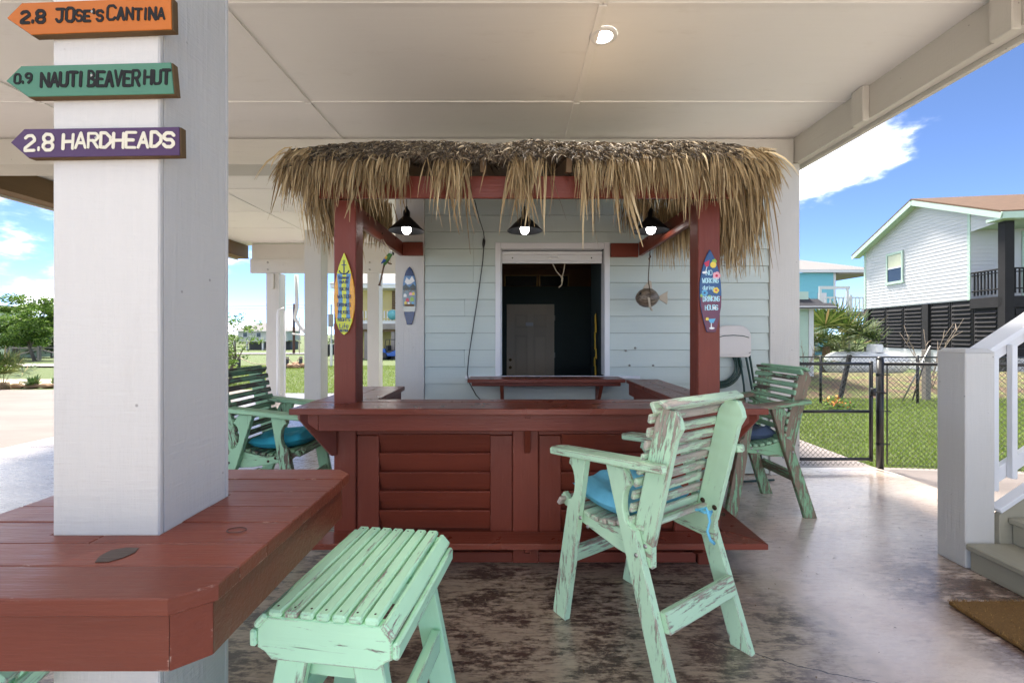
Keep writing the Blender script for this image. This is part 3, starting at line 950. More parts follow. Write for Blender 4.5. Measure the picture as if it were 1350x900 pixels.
# strips hanging inside, along the side beams
for x0, x1, n_ in ((-1.36, -1.26, 170), (1.06, 1.40, 240)):
    for k in range(n_):
        x = rg.uniform(x0, x1); y = rg.uniform(3.75, 4.55)
        strand(V, F, (x, y, 2.90), (rg.gauss(0, .12), rg.gauss(0, .1), -1), rg.uniform(.20, .40), rg.uniform(.007, .012), .2, 3)
flush('hanging_bundle', V, F, M_thatch, th)
# the strips that show singly along the front
pool = []
for k in range(16):
    V, F = [], []
    strand(V, F, (0, 0, 0), (rg.gauss(0, .08), -.22, -1), 1.0, .026 + .016 * rg.random(), .25, 4)
    me = bpy.data.meshes.new('strip'); me.from_pydata(V, [], F); me.materials.append(M_thatch); me.update(); pool.append(me)
n = 0
while n < 290:
    x = rg.uniform(-1.46, 1.62)
    cl = clumpy(x)
    if rg.random() > cl * .9: continue
    if rg.random() > (1.0 if -.65 < x < .75 else .55): continue
    n += 1
    L = rg.uniform(.20, .50) if -.65 < x < .75 else rg.uniform(.22, .40)
    if rg.random() < .10: L *= 1.18
    M = Matrix.Translation((x, 2.735 + .05 * rg.random(), 2.635 + rg.uniform(-.03, .05))) @ Matrix.Rotation(rg.gauss(0, .10), 4, 'Y') @ Matrix.Rotation(rg.uniform(-.10, .22), 4, 'X') @ Matrix.Rotation(rg.choice([0, .5, -.5, .25]), 4, 'Z') @ Matrix.Diagonal((L * .9, L * .9, L, 1))
    put('palm_strip', rg.choice(pool), M, th)

# ------------------------------------------------------------------ pendant lamps
M_bulb = plain('lit_bulb', (.9, .9, .9), .4, emit=(1, .97, .93), es=2.2)
M_shin = plain('shade_inside', (.03, .03, .03), .5)
for x, lab in ((-.946, 'left'), (.092, 'middle'), (1.20, 'right')):
    t = thing('pendant_lamp', {'left': 'black cone pendant lamp nearest the parrot, lit', 'middle': 'black cone pendant lamp above the serving window, lit', 'right': 'black cone pendant lamp above the hanging coconut fish, lit'}[lab], 'lamp', (x, 3.83, 2.45), 0, 'pendant lamps over the bar')
    m = MB(); m.lathe([(.154, 0), (.156, .004), (.034, .125), (.030, .128), (.030, .17), (.022, .185), (.010, .20), (.010, .215)], n=32)
    m.lathe([(.152, .001), (.032, .122), (.0, .124)], n=32); m.build('lamp_shade', M_black, t)
    m = MB(); m.tube([(0, 0, .21), (.002, 0, .33), (0, 0, .45)], .004, 6); m.build('cord', M_blackp, t)
    m = MB(); m.lathe([(0, -.028), (.016, -.025), (.030, -.013), (.039, .006), (.041, .020), (.037, .038), (.022, .066), (.016, .10)], n=20); m.build('bulb', M_bulb, t)

# ------------------------------------------------------------------ black cord on the siding
m = MB(); m.tube([(-.355, 3.9, 2.74), (-.35, 4.3, 2.70), (-.335, 4.78, 2.66), (-.33, 4.788, 2.60), (-.345, 4.788, 2.35), (-.40, 4.788, 1.95), (-.455, 4.788, 1.60), (-.50, 4.787, 1.30), (-.515, 4.786, 1.12), (-.50, 4.772, 1.03), (-.42, 4.785, .88), (-.30, 4.79, .75), (-.28, 4.79, .3)], .0055, 6)
m.tube([(-.333, 4.783, 2.60), (-.333, 4.778, 2.57), (-.336, 4.778, 2.53), (-.338, 4.783, 2.49)], [.006, .016, .016, .006], 8)
tag(m.build('power_cord', M_blackp), 'thin black power cord with inline switch hanging down the siding left of the window', 'cord')

# ------------------------------------------------------------------ stroke lettering
GL = {'A': '00 26 40,12 32', 'B': '00 06 26 35 34 23 03,23 42 41 30 00', 'C': '45 36 16 05 01 10 30 41', 'D': '00 06 26 44 42 20 00', 'E': '46 06 00 40,03 33', 'F': '46 06 00,03 33',
      'G': '45 36 16 05 01 10 30 41 43 23', 'H': '06 00,46 40,03 43', 'I': '26 20', 'J': '06 46,36 31 20 10 01', 'K': '06 00,46 03 40', 'L': '06 00 40', 'M': '00 06 23 46 40', 'N': '00 06 40 46',
      'O': '16 05 01 10 30 41 45 36 16', 'P': '00 06 36 45 44 33 03', 'R': '00 06 36 45 44 33 03,23 40', 'S': '45 36 16 05 04 13 33 42 41 30 10 01', 'T': '06 46,26 20', 'U': '06 01 10 30 41 46',
      'V': '06 20 46', 'W': '06 10 24 30 46', 'Y': '06 23 46,23 20', '0': '16 05 01 10 30 41 45 36 16', '2': '05 16 36 45 44 01 00 40', '8': '13 04 05 16 36 45 44 33 13 02 01 10 30 41 42 33',
      '9': '43 33 13 04 05 16 36 45 42 20', '.': '20 21', "'": '26 24', 'd': '43 34 14 03 01 10 30 41,46 40', 'u': '04 01 10 30 41,44 40', 'r': '04 00,02 14 34', 'i': '24 20,26 26', 'n': '04 00,03 14 34 43 40',
      'g': '43 34 14 03 01 10 30 41,44 4a 3b 1b', 'f': '36 26 15 10,03 33', 'e': '02 42 43 34 14 03 01 10 30 41', 'm': '04 00,03 14 23 20,23 34 43 40', 'b': '06 00,03 14 34 43 41 30 10 01'}
WD = {'I': .45, '.': .4, "'": .35, 'i': .45, 'M': 1.25, 'W': 1.3, 'm': 1.3, 'r': .8, 'f': .8}


def lettering(name, text, x0, y0, x1, h, M, mat, parent, sw, small=(), seed=1, t=.0012, slant=0.0, rise=0.0):
    """hand-painted words: strokes between x0 and x1 on baseline y0, cap height h, on the plane of M (x right, y up, z out)"""
    r = random.Random(seed); m = MB()
    adv = [WD.get(c, 1.0) * (.78 if i in small else 1) if c != ' ' else .75 for i, c in enumerate(text)]
    gap = .32; tot = sum(adv) + gap * (len(text) - 1); u = (x1 - x0) / tot; x = x0; lvl = 0
    for i, (c, a) in enumerate(zip(text, adv)):
        if c != ' ':
            hh = h * (.80 if i in small else 1) * r.uniform(.95, 1.05); dy = y0 + r.uniform(-.03, .03) * h + rise * (x - x0)
            gw = a * u if c not in 'I.\'i' else u
            ox = x - (u - a * u) / 2 if c in 'I.\'i' else x
            for pl in GL[c].split(','):
                P = []
                for q in pl.split():
                    py = {'a': -1, 'b': -2}.get(q[1], None); py = int(q[1]) if py is None else py
                    P.append(Vector((ox + int(q[0]) / 4 * gw + slant * py / 6 * hh + r.uniform(-.02, .02) * gw, dy + py / 6 * hh + r.uniform(-.015, .015) * h)))
                w = sw * r.uniform(.85, 1.12)
                for k, p in enumerate(P):
                    lvl += 1
                    ring = [(p.x + math.cos(b) * w / 2, p.y + math.sin(b) * w / 2) for b in [2 * math.pi * j / 8 for j in range(8)]]
                    m.poly(ring, M @ Matrix.Translation((0, 0, 0)), t + (lvl % 40) * .00002)
                    if k:
                        d = p - P[k - 1]
                        if d.length > 1e-6:
                            nrm = Vector((-d.y, d.x)).normalized() * w / 2; a_, b_ = P[k - 1], p; lvl += 1
                            m.poly([(a_.x - nrm.x, a_.y - nrm.y), (b_.x - nrm.x, b_.y - nrm.y), (b_.x + nrm.x, b_.y + nrm.y), (a_.x + nrm.x, a_.y + nrm.y)], M, t + (lvl % 40) * .00002)
        x += (a + gap) * u
    return m.build(name, mat, parent)


# ------------------------------------------------------------------ painted arrow signs on the front column
M_ink = plain('black_paint', (.006, .006, .006), .9)
M_cream = plain('cream_paint', (.62, .58, .44), .55)
M_edge = painted('raw_board_edge', (.11, .066, .028), .8, .35, .5)
for lab, base, ink, pts, txts in (
    ('orange arrow sign lettered JOSE\'S CANTINA, topmost on the white column', (.43, .115, .008), M_ink, ((8, 24), (28, 4), (226, -4), (227, 39), (40, 46)),
     (("2.8", 29, 31, 59, 15, (), .0125), ("JOSE'S", 75, 29, 136, 17, (2, 3, 4, 5), .0105), ("CANTINA", 142, 27, 217, 18, (1, 2, 3, 4, 5, 6), .0105))),
    ('green arrow sign lettered NAUTI BEAVER HUT, between the orange and purple signs', (.062, .175, .108), M_ink, ((7, 107), (27, 87), (226, 82), (230, 124), (36, 128)),
     (("0.9", 20, 110.5, 42, 12, (), .008), ("NAUTI", 55, 114.5, 109, 18, (), .0115), ("BEAVER", 117, 114, 184, 19, (), .0115), ("HUT", 191, 111.5, 224, 17, (), .0115))),
    ('purple arrow sign lettered HARDHEADS, lowest on the white column', (.062, .028, .080), M_cream, ((13, 188), (31, 170), (237, 167), (237.5, 205), (36, 208)),
     (("2.8", 34, 199, 70, 20, (), .012), ("HARDHEADS", 84, 196, 229, 19, (), .012)))):
    Ys = 1.174; k = Ys / 575
    P = [((px - 678) * k, 1.55 + (440 - py) * k) for px, py in pts]
    cx = sum(p[0] for p in P) / len(P); cz = sum(p[1] for p in P) / len(P)
    t = thing('arrow_sign', lab, 'sign', (cx, 1.1835, cz), 0, 'painted arrow signs on the column')
    Mf = painted('sign_paint', base, .5, .14, .3, dirt=.2, dirtc=tuple(c * .5 for c in base))
    Q = [(p[0] - cx, p[1] - cz) for p in P]
    prism('sign_board', Q, .021, cols((1, 0, 0), (0, 0, 1), (0, -1, 0), (0, .004, 0)), M_edge, t, .002)
    Qi = [(x * .992, z * .985) for x, z in Q]
    prism('painted_face', Qi, .003, cols((1, 0, 0), (0, 0, 1), (0, -1, 0), (0, -.008, 0)), Mf, t, .001)
    for i, (tx, x0, y0, x1, h, sm, sw) in enumerate(txts):
        kk = (Ys + .001) / 575
        lettering('lettering', tx, (x0 - 678) * kk - cx, 1.55 + (440 - y0) * kk - cz, (x1 - 678) * kk - cx, h * kk, cols((1, 0, 0), (0, 0, 1), (0, -1, 0), (0, -.0097, 0)), ink, t, sw * .60 + .0008, sm, i + 3, .0008, .04, .018)
    for q in (.032,):
        m = MB(); m.lathe([(0, .002), (.003, .0015), (.004, 0)], Matrix.Translation((q, -.0096, .012)) @ Matrix.Rotation(R(90), 4, 'X'), 8); m.build('screw', M_zinc, t)

# ------------------------------------------------------------------ surfboard plaques
PROF = {1: ((0, 0), (.012, .2), (.05, .42), (.15, .74), (.30, .95), (.45, 1), (.58, .94), (.72, .74), (.85, .46), (.94, .2), (1, 0)),
        2: ((0, .40), (.1, .62), (.3, .93), (.47, 1), (.62, .95), (.75, .78), (.87, .50), (.95, .24), (1, 0)),
        3: ((0, .36), (.1, .60), (.3, .93), (.5, 1), (.68, .96), (.8, .82), (.9, .58), (.96, .33), (1, .04))}


def board_shape(L, Wd, prof, n=26):
    """outline from tail (bottom) to pointed nose (top)"""
    right = []
    P = PROF[prof]
    for k in range(n + 1):
        t = k / n
        w = 0
        for (t0, w0), (t1, w1) in zip(P[:-1], P[1:]):
            if t0 <= t <= t1: w = w0 + (w1 - w0) * (t - t0) / (t1 - t0); break
        right.append((w * Wd / 2, -L / 2 + L * t))
    right = [(max(w, .001), y) for w, y in right]
    return right + [(-w, y) for w, y in reversed(right)]


def hwid(sh, y):
    h = len(sh) // 2
    for (w0, y0), (w1, y1) in zip(sh[:h - 1], sh[1:h]):
        if y0 <= y <= y1: return w0 + (w1 - w0) * (y - y0) / (y1 - y0 + 1e-9)
    return 0.0


def band(sh, L, f0, f1, y0, y1, n=16):
    """closed outline of the part of the board between the width fractions f0(y), f1(y)"""
    A, B = [], []
    for k in range(n + 1):
        y = y0 + (y1 - y0) * k / n; w = hwid(sh, y) * .985
        A.append((max(-w, min(w, f1(y))), y)); B.append((max(-w, min(w, f0(y))), y))
    return A + B[::-1]


def gloss(name, c, r=.25): return plain(name, c, r, var=.14, nscale=30)


F0 = lambda o: cols((1, 0, 0), (0, 0, 1), (0, -1, 0), o)
L, Wd = .548, .143
sb = thing('surfboard_sign', 'yellow and blue surfboard plaque with an anchor on the left red post', 'sign', (-1.137, 2.928, 1.817))
sh = board_shape(L, Wd, 1)
prism('board', sh, .012, F0((0, -.007, 0)), gloss('orange_gloss', (.72, .33, .012)), sb, .003)
M_sblue, M_lime, M_navy = gloss('sky_blue_gloss', (.10, .26, .42)), gloss('lime_gloss', (.55, .58, .018)), gloss('navy_ink', (.012, .03, .10), .4)
wv = lambda y: .034 + .030 * (abs(y + .03) / .27) ** 2.0
prism('blue_wave', band(sh, L, lambda y: -wv(y) - .004, lambda y: wv(y), -.235, .20), .0012, F0((0, -.0137, 0)), M_sblue, sb)
prism('lime_stripe', band(sh, L, lambda y: -.013 - .004 * math.sin(y * 30), lambda y: .015, -.20, .13), .0012, F0((0, -.0150, 0)), M_lime, sb)
prism('lime_nose', band(sh, L, lambda y: -1, lambda y: 1, .135, .270), .0012, F0((0, -.0151, 0)), M_lime, sb)
prism('lime_tail', [(x, y) for x, y in band(sh, L, lambda y: -1 if y < -.225 else -.055, lambda y: 1 if y < -.225 else .055, -.272, -.165)], .0012, F0((0, -.0152, 0)), M_lime, sb)
m = MB(); A = F0((0, -.0165, 0))
m.beam((0, -.0165, .135), (0, -.0165, .21), .007, .0015, (0, 1, 0)); m.beam((-.016, -.0165, .193), (.016, -.0165, .193), .006, .0016, (0, 1, 0))
m.tube([(-.032, -.0165, .155), (-.024, -.0165, .14), (0, -.0165, .130), (.024, -.0165, .14), (.032, -.0165, .155)], .004, 5)
m.tube([(.007 * math.cos(a), -.0165, .217 + .007 * math.sin(a)) for a in [k * .7854 for k in range(8)]], .002, 5, closed=True)
m.build('anchor', M_navy, sb)
for tx, y, w, h in (('Summer', .100, .036, .019), ('HAIR', .068, .027, .021), ('SKIN', .022, .028, .021), ('WATER', -.030, .044, .023), ('DRINKS', -.084, .044, .021), ('MUSIC', -.133, .038, .021), ('NIGHTS', -.183, .040, .021), ('Life', -.229, .028, .030), ('BETTER', -.252, .027, .014)):
    lettering('lettering', tx, -w, y, w, h, F0((0, -.0163, 0)), M_navy, sb, .0042, seed=len(tx), t=.0006)

nb = thing('surfboard_sign', 'blue and maroon surfboard plaque reading NO WORKING during DRINKING HOURS on the right red post', 'sign', (1.313, 2.928, 1.838))
sh = board_shape(.55, .146, 2)
tilt = Matrix.Rotation(R(-1.0), 4, 'Y')
def FN(d): return tilt @ F0((0, d, 0))
prism('board', sh, .012, FN(-.007), gloss('deep_blue_gloss', (.028, .085, .20)), nb, .003)
M_maroon = gloss('maroon_gloss', (.13, .025, .05))
prism('maroon_half', band(sh, .55, lambda y: -1, lambda y: 1, -.273, -.035), .0012, FN(-.0137), M_maroon, nb)
M_pale = gloss('pale_blue_ink', (.42, .68, .74), .4)
for tx, x0, x1, y, h in (('NO', -.030, .010, .105, .032), ('WORKING', -.055, .050, .053, .030), ('during', -.053, .020, .008, .025), ('DRINKING', -.053, .056, -.070, .032), ('HOURS', -.040, .044, -.128, .032)):
    lettering('lettering', tx, x0, y, x1, h, FN(-.0150), M_pale, nb, .0052, seed=len(tx) + 2, t=.0006)
M_crim, M_lemon, M_wht, M_pink, M_leaf, M_teal = gloss('crimson', (.50, .02, .05)), gloss('lemon', (.75, .55, .05)), gloss('white_gloss', (.75, .75, .72)), gloss('pink', (.75, .35, .38)), gloss('leaf_green', (.25, .42, .05)), gloss('teal_blue', (.10, .36, .55))


def disc(m, x, y, r, z, n=14, sy=1): m.poly([(x + r * math.cos(a), y + r * sy * math.sin(a)) for a in [2 * math.pi * k / n for k in range(n)]], FN(-.0150) @ Matrix.Translation((0, 0, z)), .0008)


def flower(x, y, r, mp, mc, z=0.0):
    m = MB()
    for k in range(5): disc(m, x + r * .55 * math.cos(k * 1.257), y + r * .55 * math.sin(k * 1.257), r * .52, z + .00003 * k, 10)
    m.build('flower', mp, nb)
    m = MB(); disc(m, x, y, r * .35, z + .0005, 10); m.build('flower_centre', mc, nb)


m = MB(); m.poly([(-.043, .186), (-.004, .206), (-.012, .165), (-.028, .158)], FN(-.0150), .001); m.build('red_drink', M_crim, nb)
m = MB(); m.beam((-.026, -.0158, .160), (-.035, -.0158, .128), .004, .001, (0, 1, 0)); disc(m, -.040, .122, .016, .0001, 12, .5); m.build('glass_stem', M_wht, nb)
m = MB(); disc(m, .018, .172, .021, .0009); m.build('lemon_slice', M_lemon, nb); m = MB(); disc(m, .026, .195, .018, .0002, 5); m.build('leaf', M_leaf, nb)
flower(.040, .100, .026, M_pink, M_crim); flower(.034, .002, .020, M_lemon, M_crim, .0006); flower(-.042, -.014, .021, M_teal, M_navy, .0004)
m = MB(); disc(m, -.062, -.030, .012, .0001, 5); disc(m, -.010, -.040, .013, .0001, 5); m.build('leaf', M_leaf, nb)
m = MB(); m.poly([(-.024, -.188), (.028, -.186), (.014, -.215), (-.008, -.216)], FN(-.0150), .001); m.build('blue_drink', M_teal, nb)
m = MB(); m.beam((.003, -.0158, -.215), (.002, -.0158, -.245), .006, .001, (0, 1, 0)); disc(m, .002, -.250, .018, .0001, 12, .4); disc(m, .022, -.115, .014, .0003, 10, .6); m.build('glass_stem', M_wht, nb)
m = MB(); disc(m, -.028, -.188, .011, .0012); m.build('lemon_slice', M_lemon, nb)

cb = thing('surfboard_plaque', 'narrow surfboard with a painted seaside village on the white corner column', 'wall decoration', (-1.148, 4.788, 1.968))
sh = board_shape(.630, .150, 3)
prism('board', sh, .016, F0((0, -.009, 0)), gloss('ocean_blue', (.007, .03, .11)), cb, .004)
FB = lambda d: F0((0, d, 0))
prism('pale_sky', band(sh, .63, lambda y: -1, lambda y: 1, .05, .215), .0012, FB(-.0178), gloss('pale_sky', (.10, .22, .40)), cb)
prism('cloud', [(-.05, .15), (-.03, .20), (0, .17), (.03, .215), (.058, .16), (.02, .13), (-.02, .12)], .001, FB(-.0190), M_wht, cb)
prism('hill', [(-.070, .02), (-.07, .10), (-.04, .125), (0, .09), (.04, .13), (.07, .10), (.072, .02)], .001, FB(-.0199), gloss('dark_hill', (.03, .05, .05)), cb)
prism('village', band(sh, .63, lambda y: -1, lambda y: 1, -.115, .06), .001, FB(-.0208), gloss('village_wall', (.17, .24, .27)), cb)
prism('beach', band(sh, .63, lambda y: -1, lambda y: 1, -.175, -.114), .001, FB(-.0197), gloss('sand', (.50, .52, .46)), cb)
for k, (x, y, r, c) in enumerate(((-.045, .0, .016, M_wht), (-.02, -.05, .018, M_crim), (.03, -.04, .02, M_leaf), (.045, .02, .014, M_lemon), (-.04, -.08, .014, M_lemon), (.015, .02, .015, M_pink), (.04, -.085, .013, M_teal), (-.005, -.088, .012, M_wht))):
    prism('painted_house', [(x - r, y - r), (x + r, y - r), (x + r, y + r * .6), (x, y + r * 1.5), (x - r, y + r * .6)], .001, FB(-.0218 - .0001 * k), c, cb)
for k in range(2):
    prism('roof_line', [(-.065 + .07 * k, .035), (-.03 + .07 * k, .085), (.005 + .07 * k, .035), (-.002 + .07 * k, .035), (-.03 + .07 * k, .075), (-.058 + .07 * k, .035)], .001, FB(-.0229 - .0002 * k), M_rawwood, cb)
prism('board_sign', [(-.052, -.118), (.055, -.118), (.055, -.092), (-.052, -.092)], .001, FB(-.0235), M_rawwood, cb)

# ------------------------------------------------------------------ parrot on its swing
pr = thing('parrot_ornament', 'green wooden parrot with long brown tail hanging on a swing from the left bar beam', 'ornament', (-1.150, 3.95, 2.255))
M_pg, M_pb, M_py, M_pk = plain('parrot_green', (.05, .16, .03), .4), plain('parrot_blue', (.02, .08, .30), .4), plain('parrot_yellow', (.55, .36, .05), .4), plain('dark_horn', (.02, .018, .018), .4)
m = MB(); m.tube([(.052, 0, .035), (.040, 0, .02), (.018, 0, -.01), (-.008, 0, -.05), (-.030, 0, -.09), (-.042, 0, -.12)], [.018, .027, .031, .034, .026, .010], 12); m.build('body', M_pg, pr)
m = MB(); m.tube([(.03, -.006, .045), (.05, -.012, .046), (.066, -.010, .034)], [.012, .024, .012], 10); m.build('face', M_wht, pr)
m = MB(); m.tube([(.064, -.010, .045), (.080, -.010, .036), (.083, -.010, .018), (.075, -.010, .006)], [.012, .014, .010, .003], 8); m.build('beak', M_pk, pr)
m = MB(); m.tube([(.058, -.034, .047), (.058, -.039, .047)], [.006, .003], 8); m.build('eye', M_pk, pr)
m = MB(); m.tube([(0, -.030, -.02), (-.026, -.036, -.065), (-.07, -.032, -.105)], [.018, .022, .005], 8, flat=.4); m.build('wing', M_pb, pr)
m = MB(); m.tube([(.004, -.034, -.012), (-.008, -.040, -.035), (-.018, -.041, -.05)], [.012, .018, .010], 8, flat=.4); m.build('wing_band', M_py, pr)
m = MB(); m.tube([(-.036, 0, -.105), (-.052, 0, -.16), (-.068, 0, -.24), (-.086, 0, -.32), (-.098, 0, -.365), (-.102, 0, -.385)], [.016, .011, .012, .011, .014, .024], 8, flat=.6); m.build('tail', painted('tail_brown', (.12, .06, .025), .5, .3), pr)
m = MB(); m.tube([(-.075, 0, .215), (-.06, 0, .10), (-.014, 0, .02), (.0, 0, -.05)], .004, 5); m.tube([(-.055, 0, .215), (.01, 0, .10), (.04, 0, -.03), (.042, 0, -.098)], .004, 5); m.build('swing_wire', M_rope, pr)
m = MB(); m.tube([(.012, -.02, -.092), (.03, -.01, -.10), (.058, .0, -.106)], [.010, .011, .009], 7); m.tube([(.006, -.012, -.06), (.018, -.014, -.085)], .007, 6); m.build('perch', M_rawwood, pr)
pr.scale = (.70, .70, .70)

# ------------------------------------------------------------------ coconut fish
fs = thing('coconut_fish', 'brown coconut shell fish ornament hanging on a cord from the right bar beam', 'ornament', (1.352, 4.42, 1.915))
t_ = NT('coconut_shell')
g_ = t_.noise(9, 6, .7, (.35, 4, 4), t_.tco.outputs['Object'])
t_.bump(g_, .6, .006)
M_coco = t_.set(t_.mix(t_.step(g_, .35, .65), (.065, .045, .028), (.24, .185, .13)), .35)
prof = [(.004, -.158), (.020, -.156), (.028, -.150), (.052, -.142), (.098, -.10), (.122, -.045), (.126, .0), (.115, .055), (.085, .10), (.045, .130), (.020, .142), (.014, .15)]
m = MB(); m.lathe(prof, Matrix.Rotation(R(90), 4, 'Y'), 28); m.build('shell_body', M_coco, fs)
M_fin = painted('pale_fin_wood', (.50, .43, .33), .7, .25, .4)
prism('tail_fin', [(0, -.02), (.05, -.05), (.105, -.085), (.115, -.03), (.108, .03), (.115, .085), (.05, .05), (0, .02)], .018, F0((.145, .0, 0)), M_fin, fs, .003)
prism('dorsal_fin', [(-.075, .098), (-.035, .165), (.0, .20), (.020, .225), (.048, .21), (.055, .112)], .016, F0((0, .0, 0)), M_fin, fs, .003)
prism('side_fin', [(0, 0), (.030, -.005), (.050, -.125), (.028, -.13)], .014, cols((1, 0, 0), (0, -.25, .97), (0, -.97, -.25), (-.04, -.128, -.005)), M_fin, fs, .003)
prism('belly_fin', [(0, 0), (.03, 0), (.055, -.065), (.03, -.06)], .014, F0((.02, .02, -.105)), M_fin, fs, .003)
m = MB(); m.tube([(-.108, -.066, .050), (-.112, -.074, .053)], [.024, .012], 10); m.build('eye', M_pk, fs)
m = MB(); m.tube([(.030, 0, .59), (.010, -.002, .30), (.006, -.006, .22), (-.002, -.118, .05), (-.010, -.128, .0), (-.010, -.10, -.08)], .006, 6); m.tube([(.027, 0, .56), (.036, 0, .53), (.018, 0, .51), (.024, 0, .49)], .010, 6)
m.build('hanging_cord', painted('cord_brown', (.10, .07, .045), .9, .3), fs)
m = MB(); m.tube([(.033, 0, .595), (.022, 0, .615), (.034, 0, .63), (.044, 0, .612)], .004, 5); m.build('hook', M_rust, fs)
fs.scale = (.78, .78, .78)
# ------------------------------------------------------------------ red table round the front column
tb = thing('column_table', 'square dark red plank table built around the front white column', 'table', (-1.115, 1.34, 0))
def tp(pts, name, z0, t, mat=M_redtable, bev=.003):
    return prism(name, [(x + 1.115, y - 1.34) for x, y in pts], t, Matrix.Translation((0, 0, z0 + t / 2)), mat, tb, bev)


ysm = [.905, 1.036, 1.150, 1.279, 1.393, 1.528, 1.656, 1.777]
TX0, TX1, ch = -1.575, -.652, .055
for k in range(7):
    y0, y1 = ysm[k] + .0012, ysm[k + 1] - .0012
    dz = .0008 * ((k * 37) % 3)
    c0, c1 = -1.2725, -.9755                       # column faces
    segs = [(TX0, TX1)]
    if y1 > 1.199 and y0 < 1.495: segs = [(TX0, c0), (c1, TX1)]
    for a, b in segs:
        if k == 0: pts = [(a + ch, y0), (b - ch * 1.25, y0), (b, y0 + ch), (b, y1), (a, y1), (a, y0 + ch)]
        elif k == 6: pts = [(a, y0), (b, y0), (b, y1 - ch), (b - ch, y1), (a + ch, y1), (a, y1 - ch)]
        else: pts = [(a, y0), (b, y0), (b, y1), (a, y1)]
        if len(segs) == 2 and y0 < 1.199: pts = None
        if len(segs) == 2 and pts is None:
            if a == TX0: pts = [(a, y0), (-1.124, y0), (-1.124, 1.1985), (c0, 1.1985), (c0, y1), (a, y1)]
            else: pts = [(-1.1235, y0), (b, y0), (b, y1), (c1, y1), (c1, 1.1985), (-1.1235, 1.1985)]
        elif len(segs) == 2 and y1 > 1.495:
            if a == TX0: pts = [(a, y0), (c0, y0), (c0, 1.4955), (-1.124, 1.4955), (-1.124, y1), (a, y1)]
            else: pts = [(c1, y0), (b, y0), (b, y1), (-1.1235, y1), (-1.1235, 1.4955), (c1, 1.4955)]
        tp(pts, 'plank', .962 - dz, .038)
ins, az0, az1 = .022, .832, .9605
x0, x1, y0, y1 = TX0 + ins, TX1 - ins, .905 + ins, 1.777 - ins
c2 = ch * .9
corners = [(x0 + c2, y0), (x1 - c2 * 1.2, y0), (x1, y0 + c2), (x1, y1 - c2), (x1 - c2, y1), (x0 + c2, y1), (x0, y1 - c2), (x0, y0 + c2)]
for i in range(8):
    a, b = Vector(corners[i]), Vector(corners[(i + 1) % 8]); d = (b - a).normalized(); nrm = Vector((-d.y, d.x))
    a2, b2 = a + d * .0006, b - d * .0006
    q = [a2, b2, b2 - d * (.0155 if (b - a).length > .2 else .0155) + nrm * .036, a2 + d * .0155 + nrm * .036]
    tp([tuple(v) for v in q], 'apron', az0, az1 - az0, M_redtable, .002)
for x in (-1.30, -.95):
    box('support', (x - .02 + 1.115, .97 - 1.34, .84), (x + .02 + 1.115, 1.73 - 1.34, .9605), M_redtable, tb)
M_knot = painted('dark_knot', (.045, .026, .016), .35, .5, .4)
def on_top(px, py): y = .55 * 575 / (py - 440); return ((px - 678) * y / 575 + 1.115, y - 1.34)
prism('knot', [on_top(*q) for q in ((125, 741), (143, 740.5), (162, 735), (178, 728), (183, 722), (166, 721.5), (146, 725), (131, 733))], .0012, Matrix.Translation((0, 0, 1.0004)), M_knot, tb)
m = MB(); m.tube([(.335 + .026 * math.cos(a), -.115 + .016 * math.sin(a), 1.0003) for a in [2 * math.pi * k / 20 for k in range(20)]], .0011, 4, closed=True); m.build('knot_ring', M_knot, tb)

# ------------------------------------------------------------------ bar chairs with arms
def leg_pts(yf, yt, back=False):
    """(z, y) outline of a slanted side leg; y measured so that + is the outer edge of the A"""
    w = .105
    def edge(z): return yf + (yt - yf) * z / .93
    o = []
    o += [(0, edge(0) - w), (0, edge(0))]
    zt = .66
    o += [(zt, edge(zt))]
    cx, cz = edge(.765) + .020, .765
    for k in range(9):
        a = math.pi * (k / 8)
        o.append((cz - .095 * math.cos(a), cx - .052 * math.sin(a) - .006 * (1 - math.sin(a))))
    o += [(.93, edge(.93) + .028), (.93, edge(.93) - .085)]
    return o


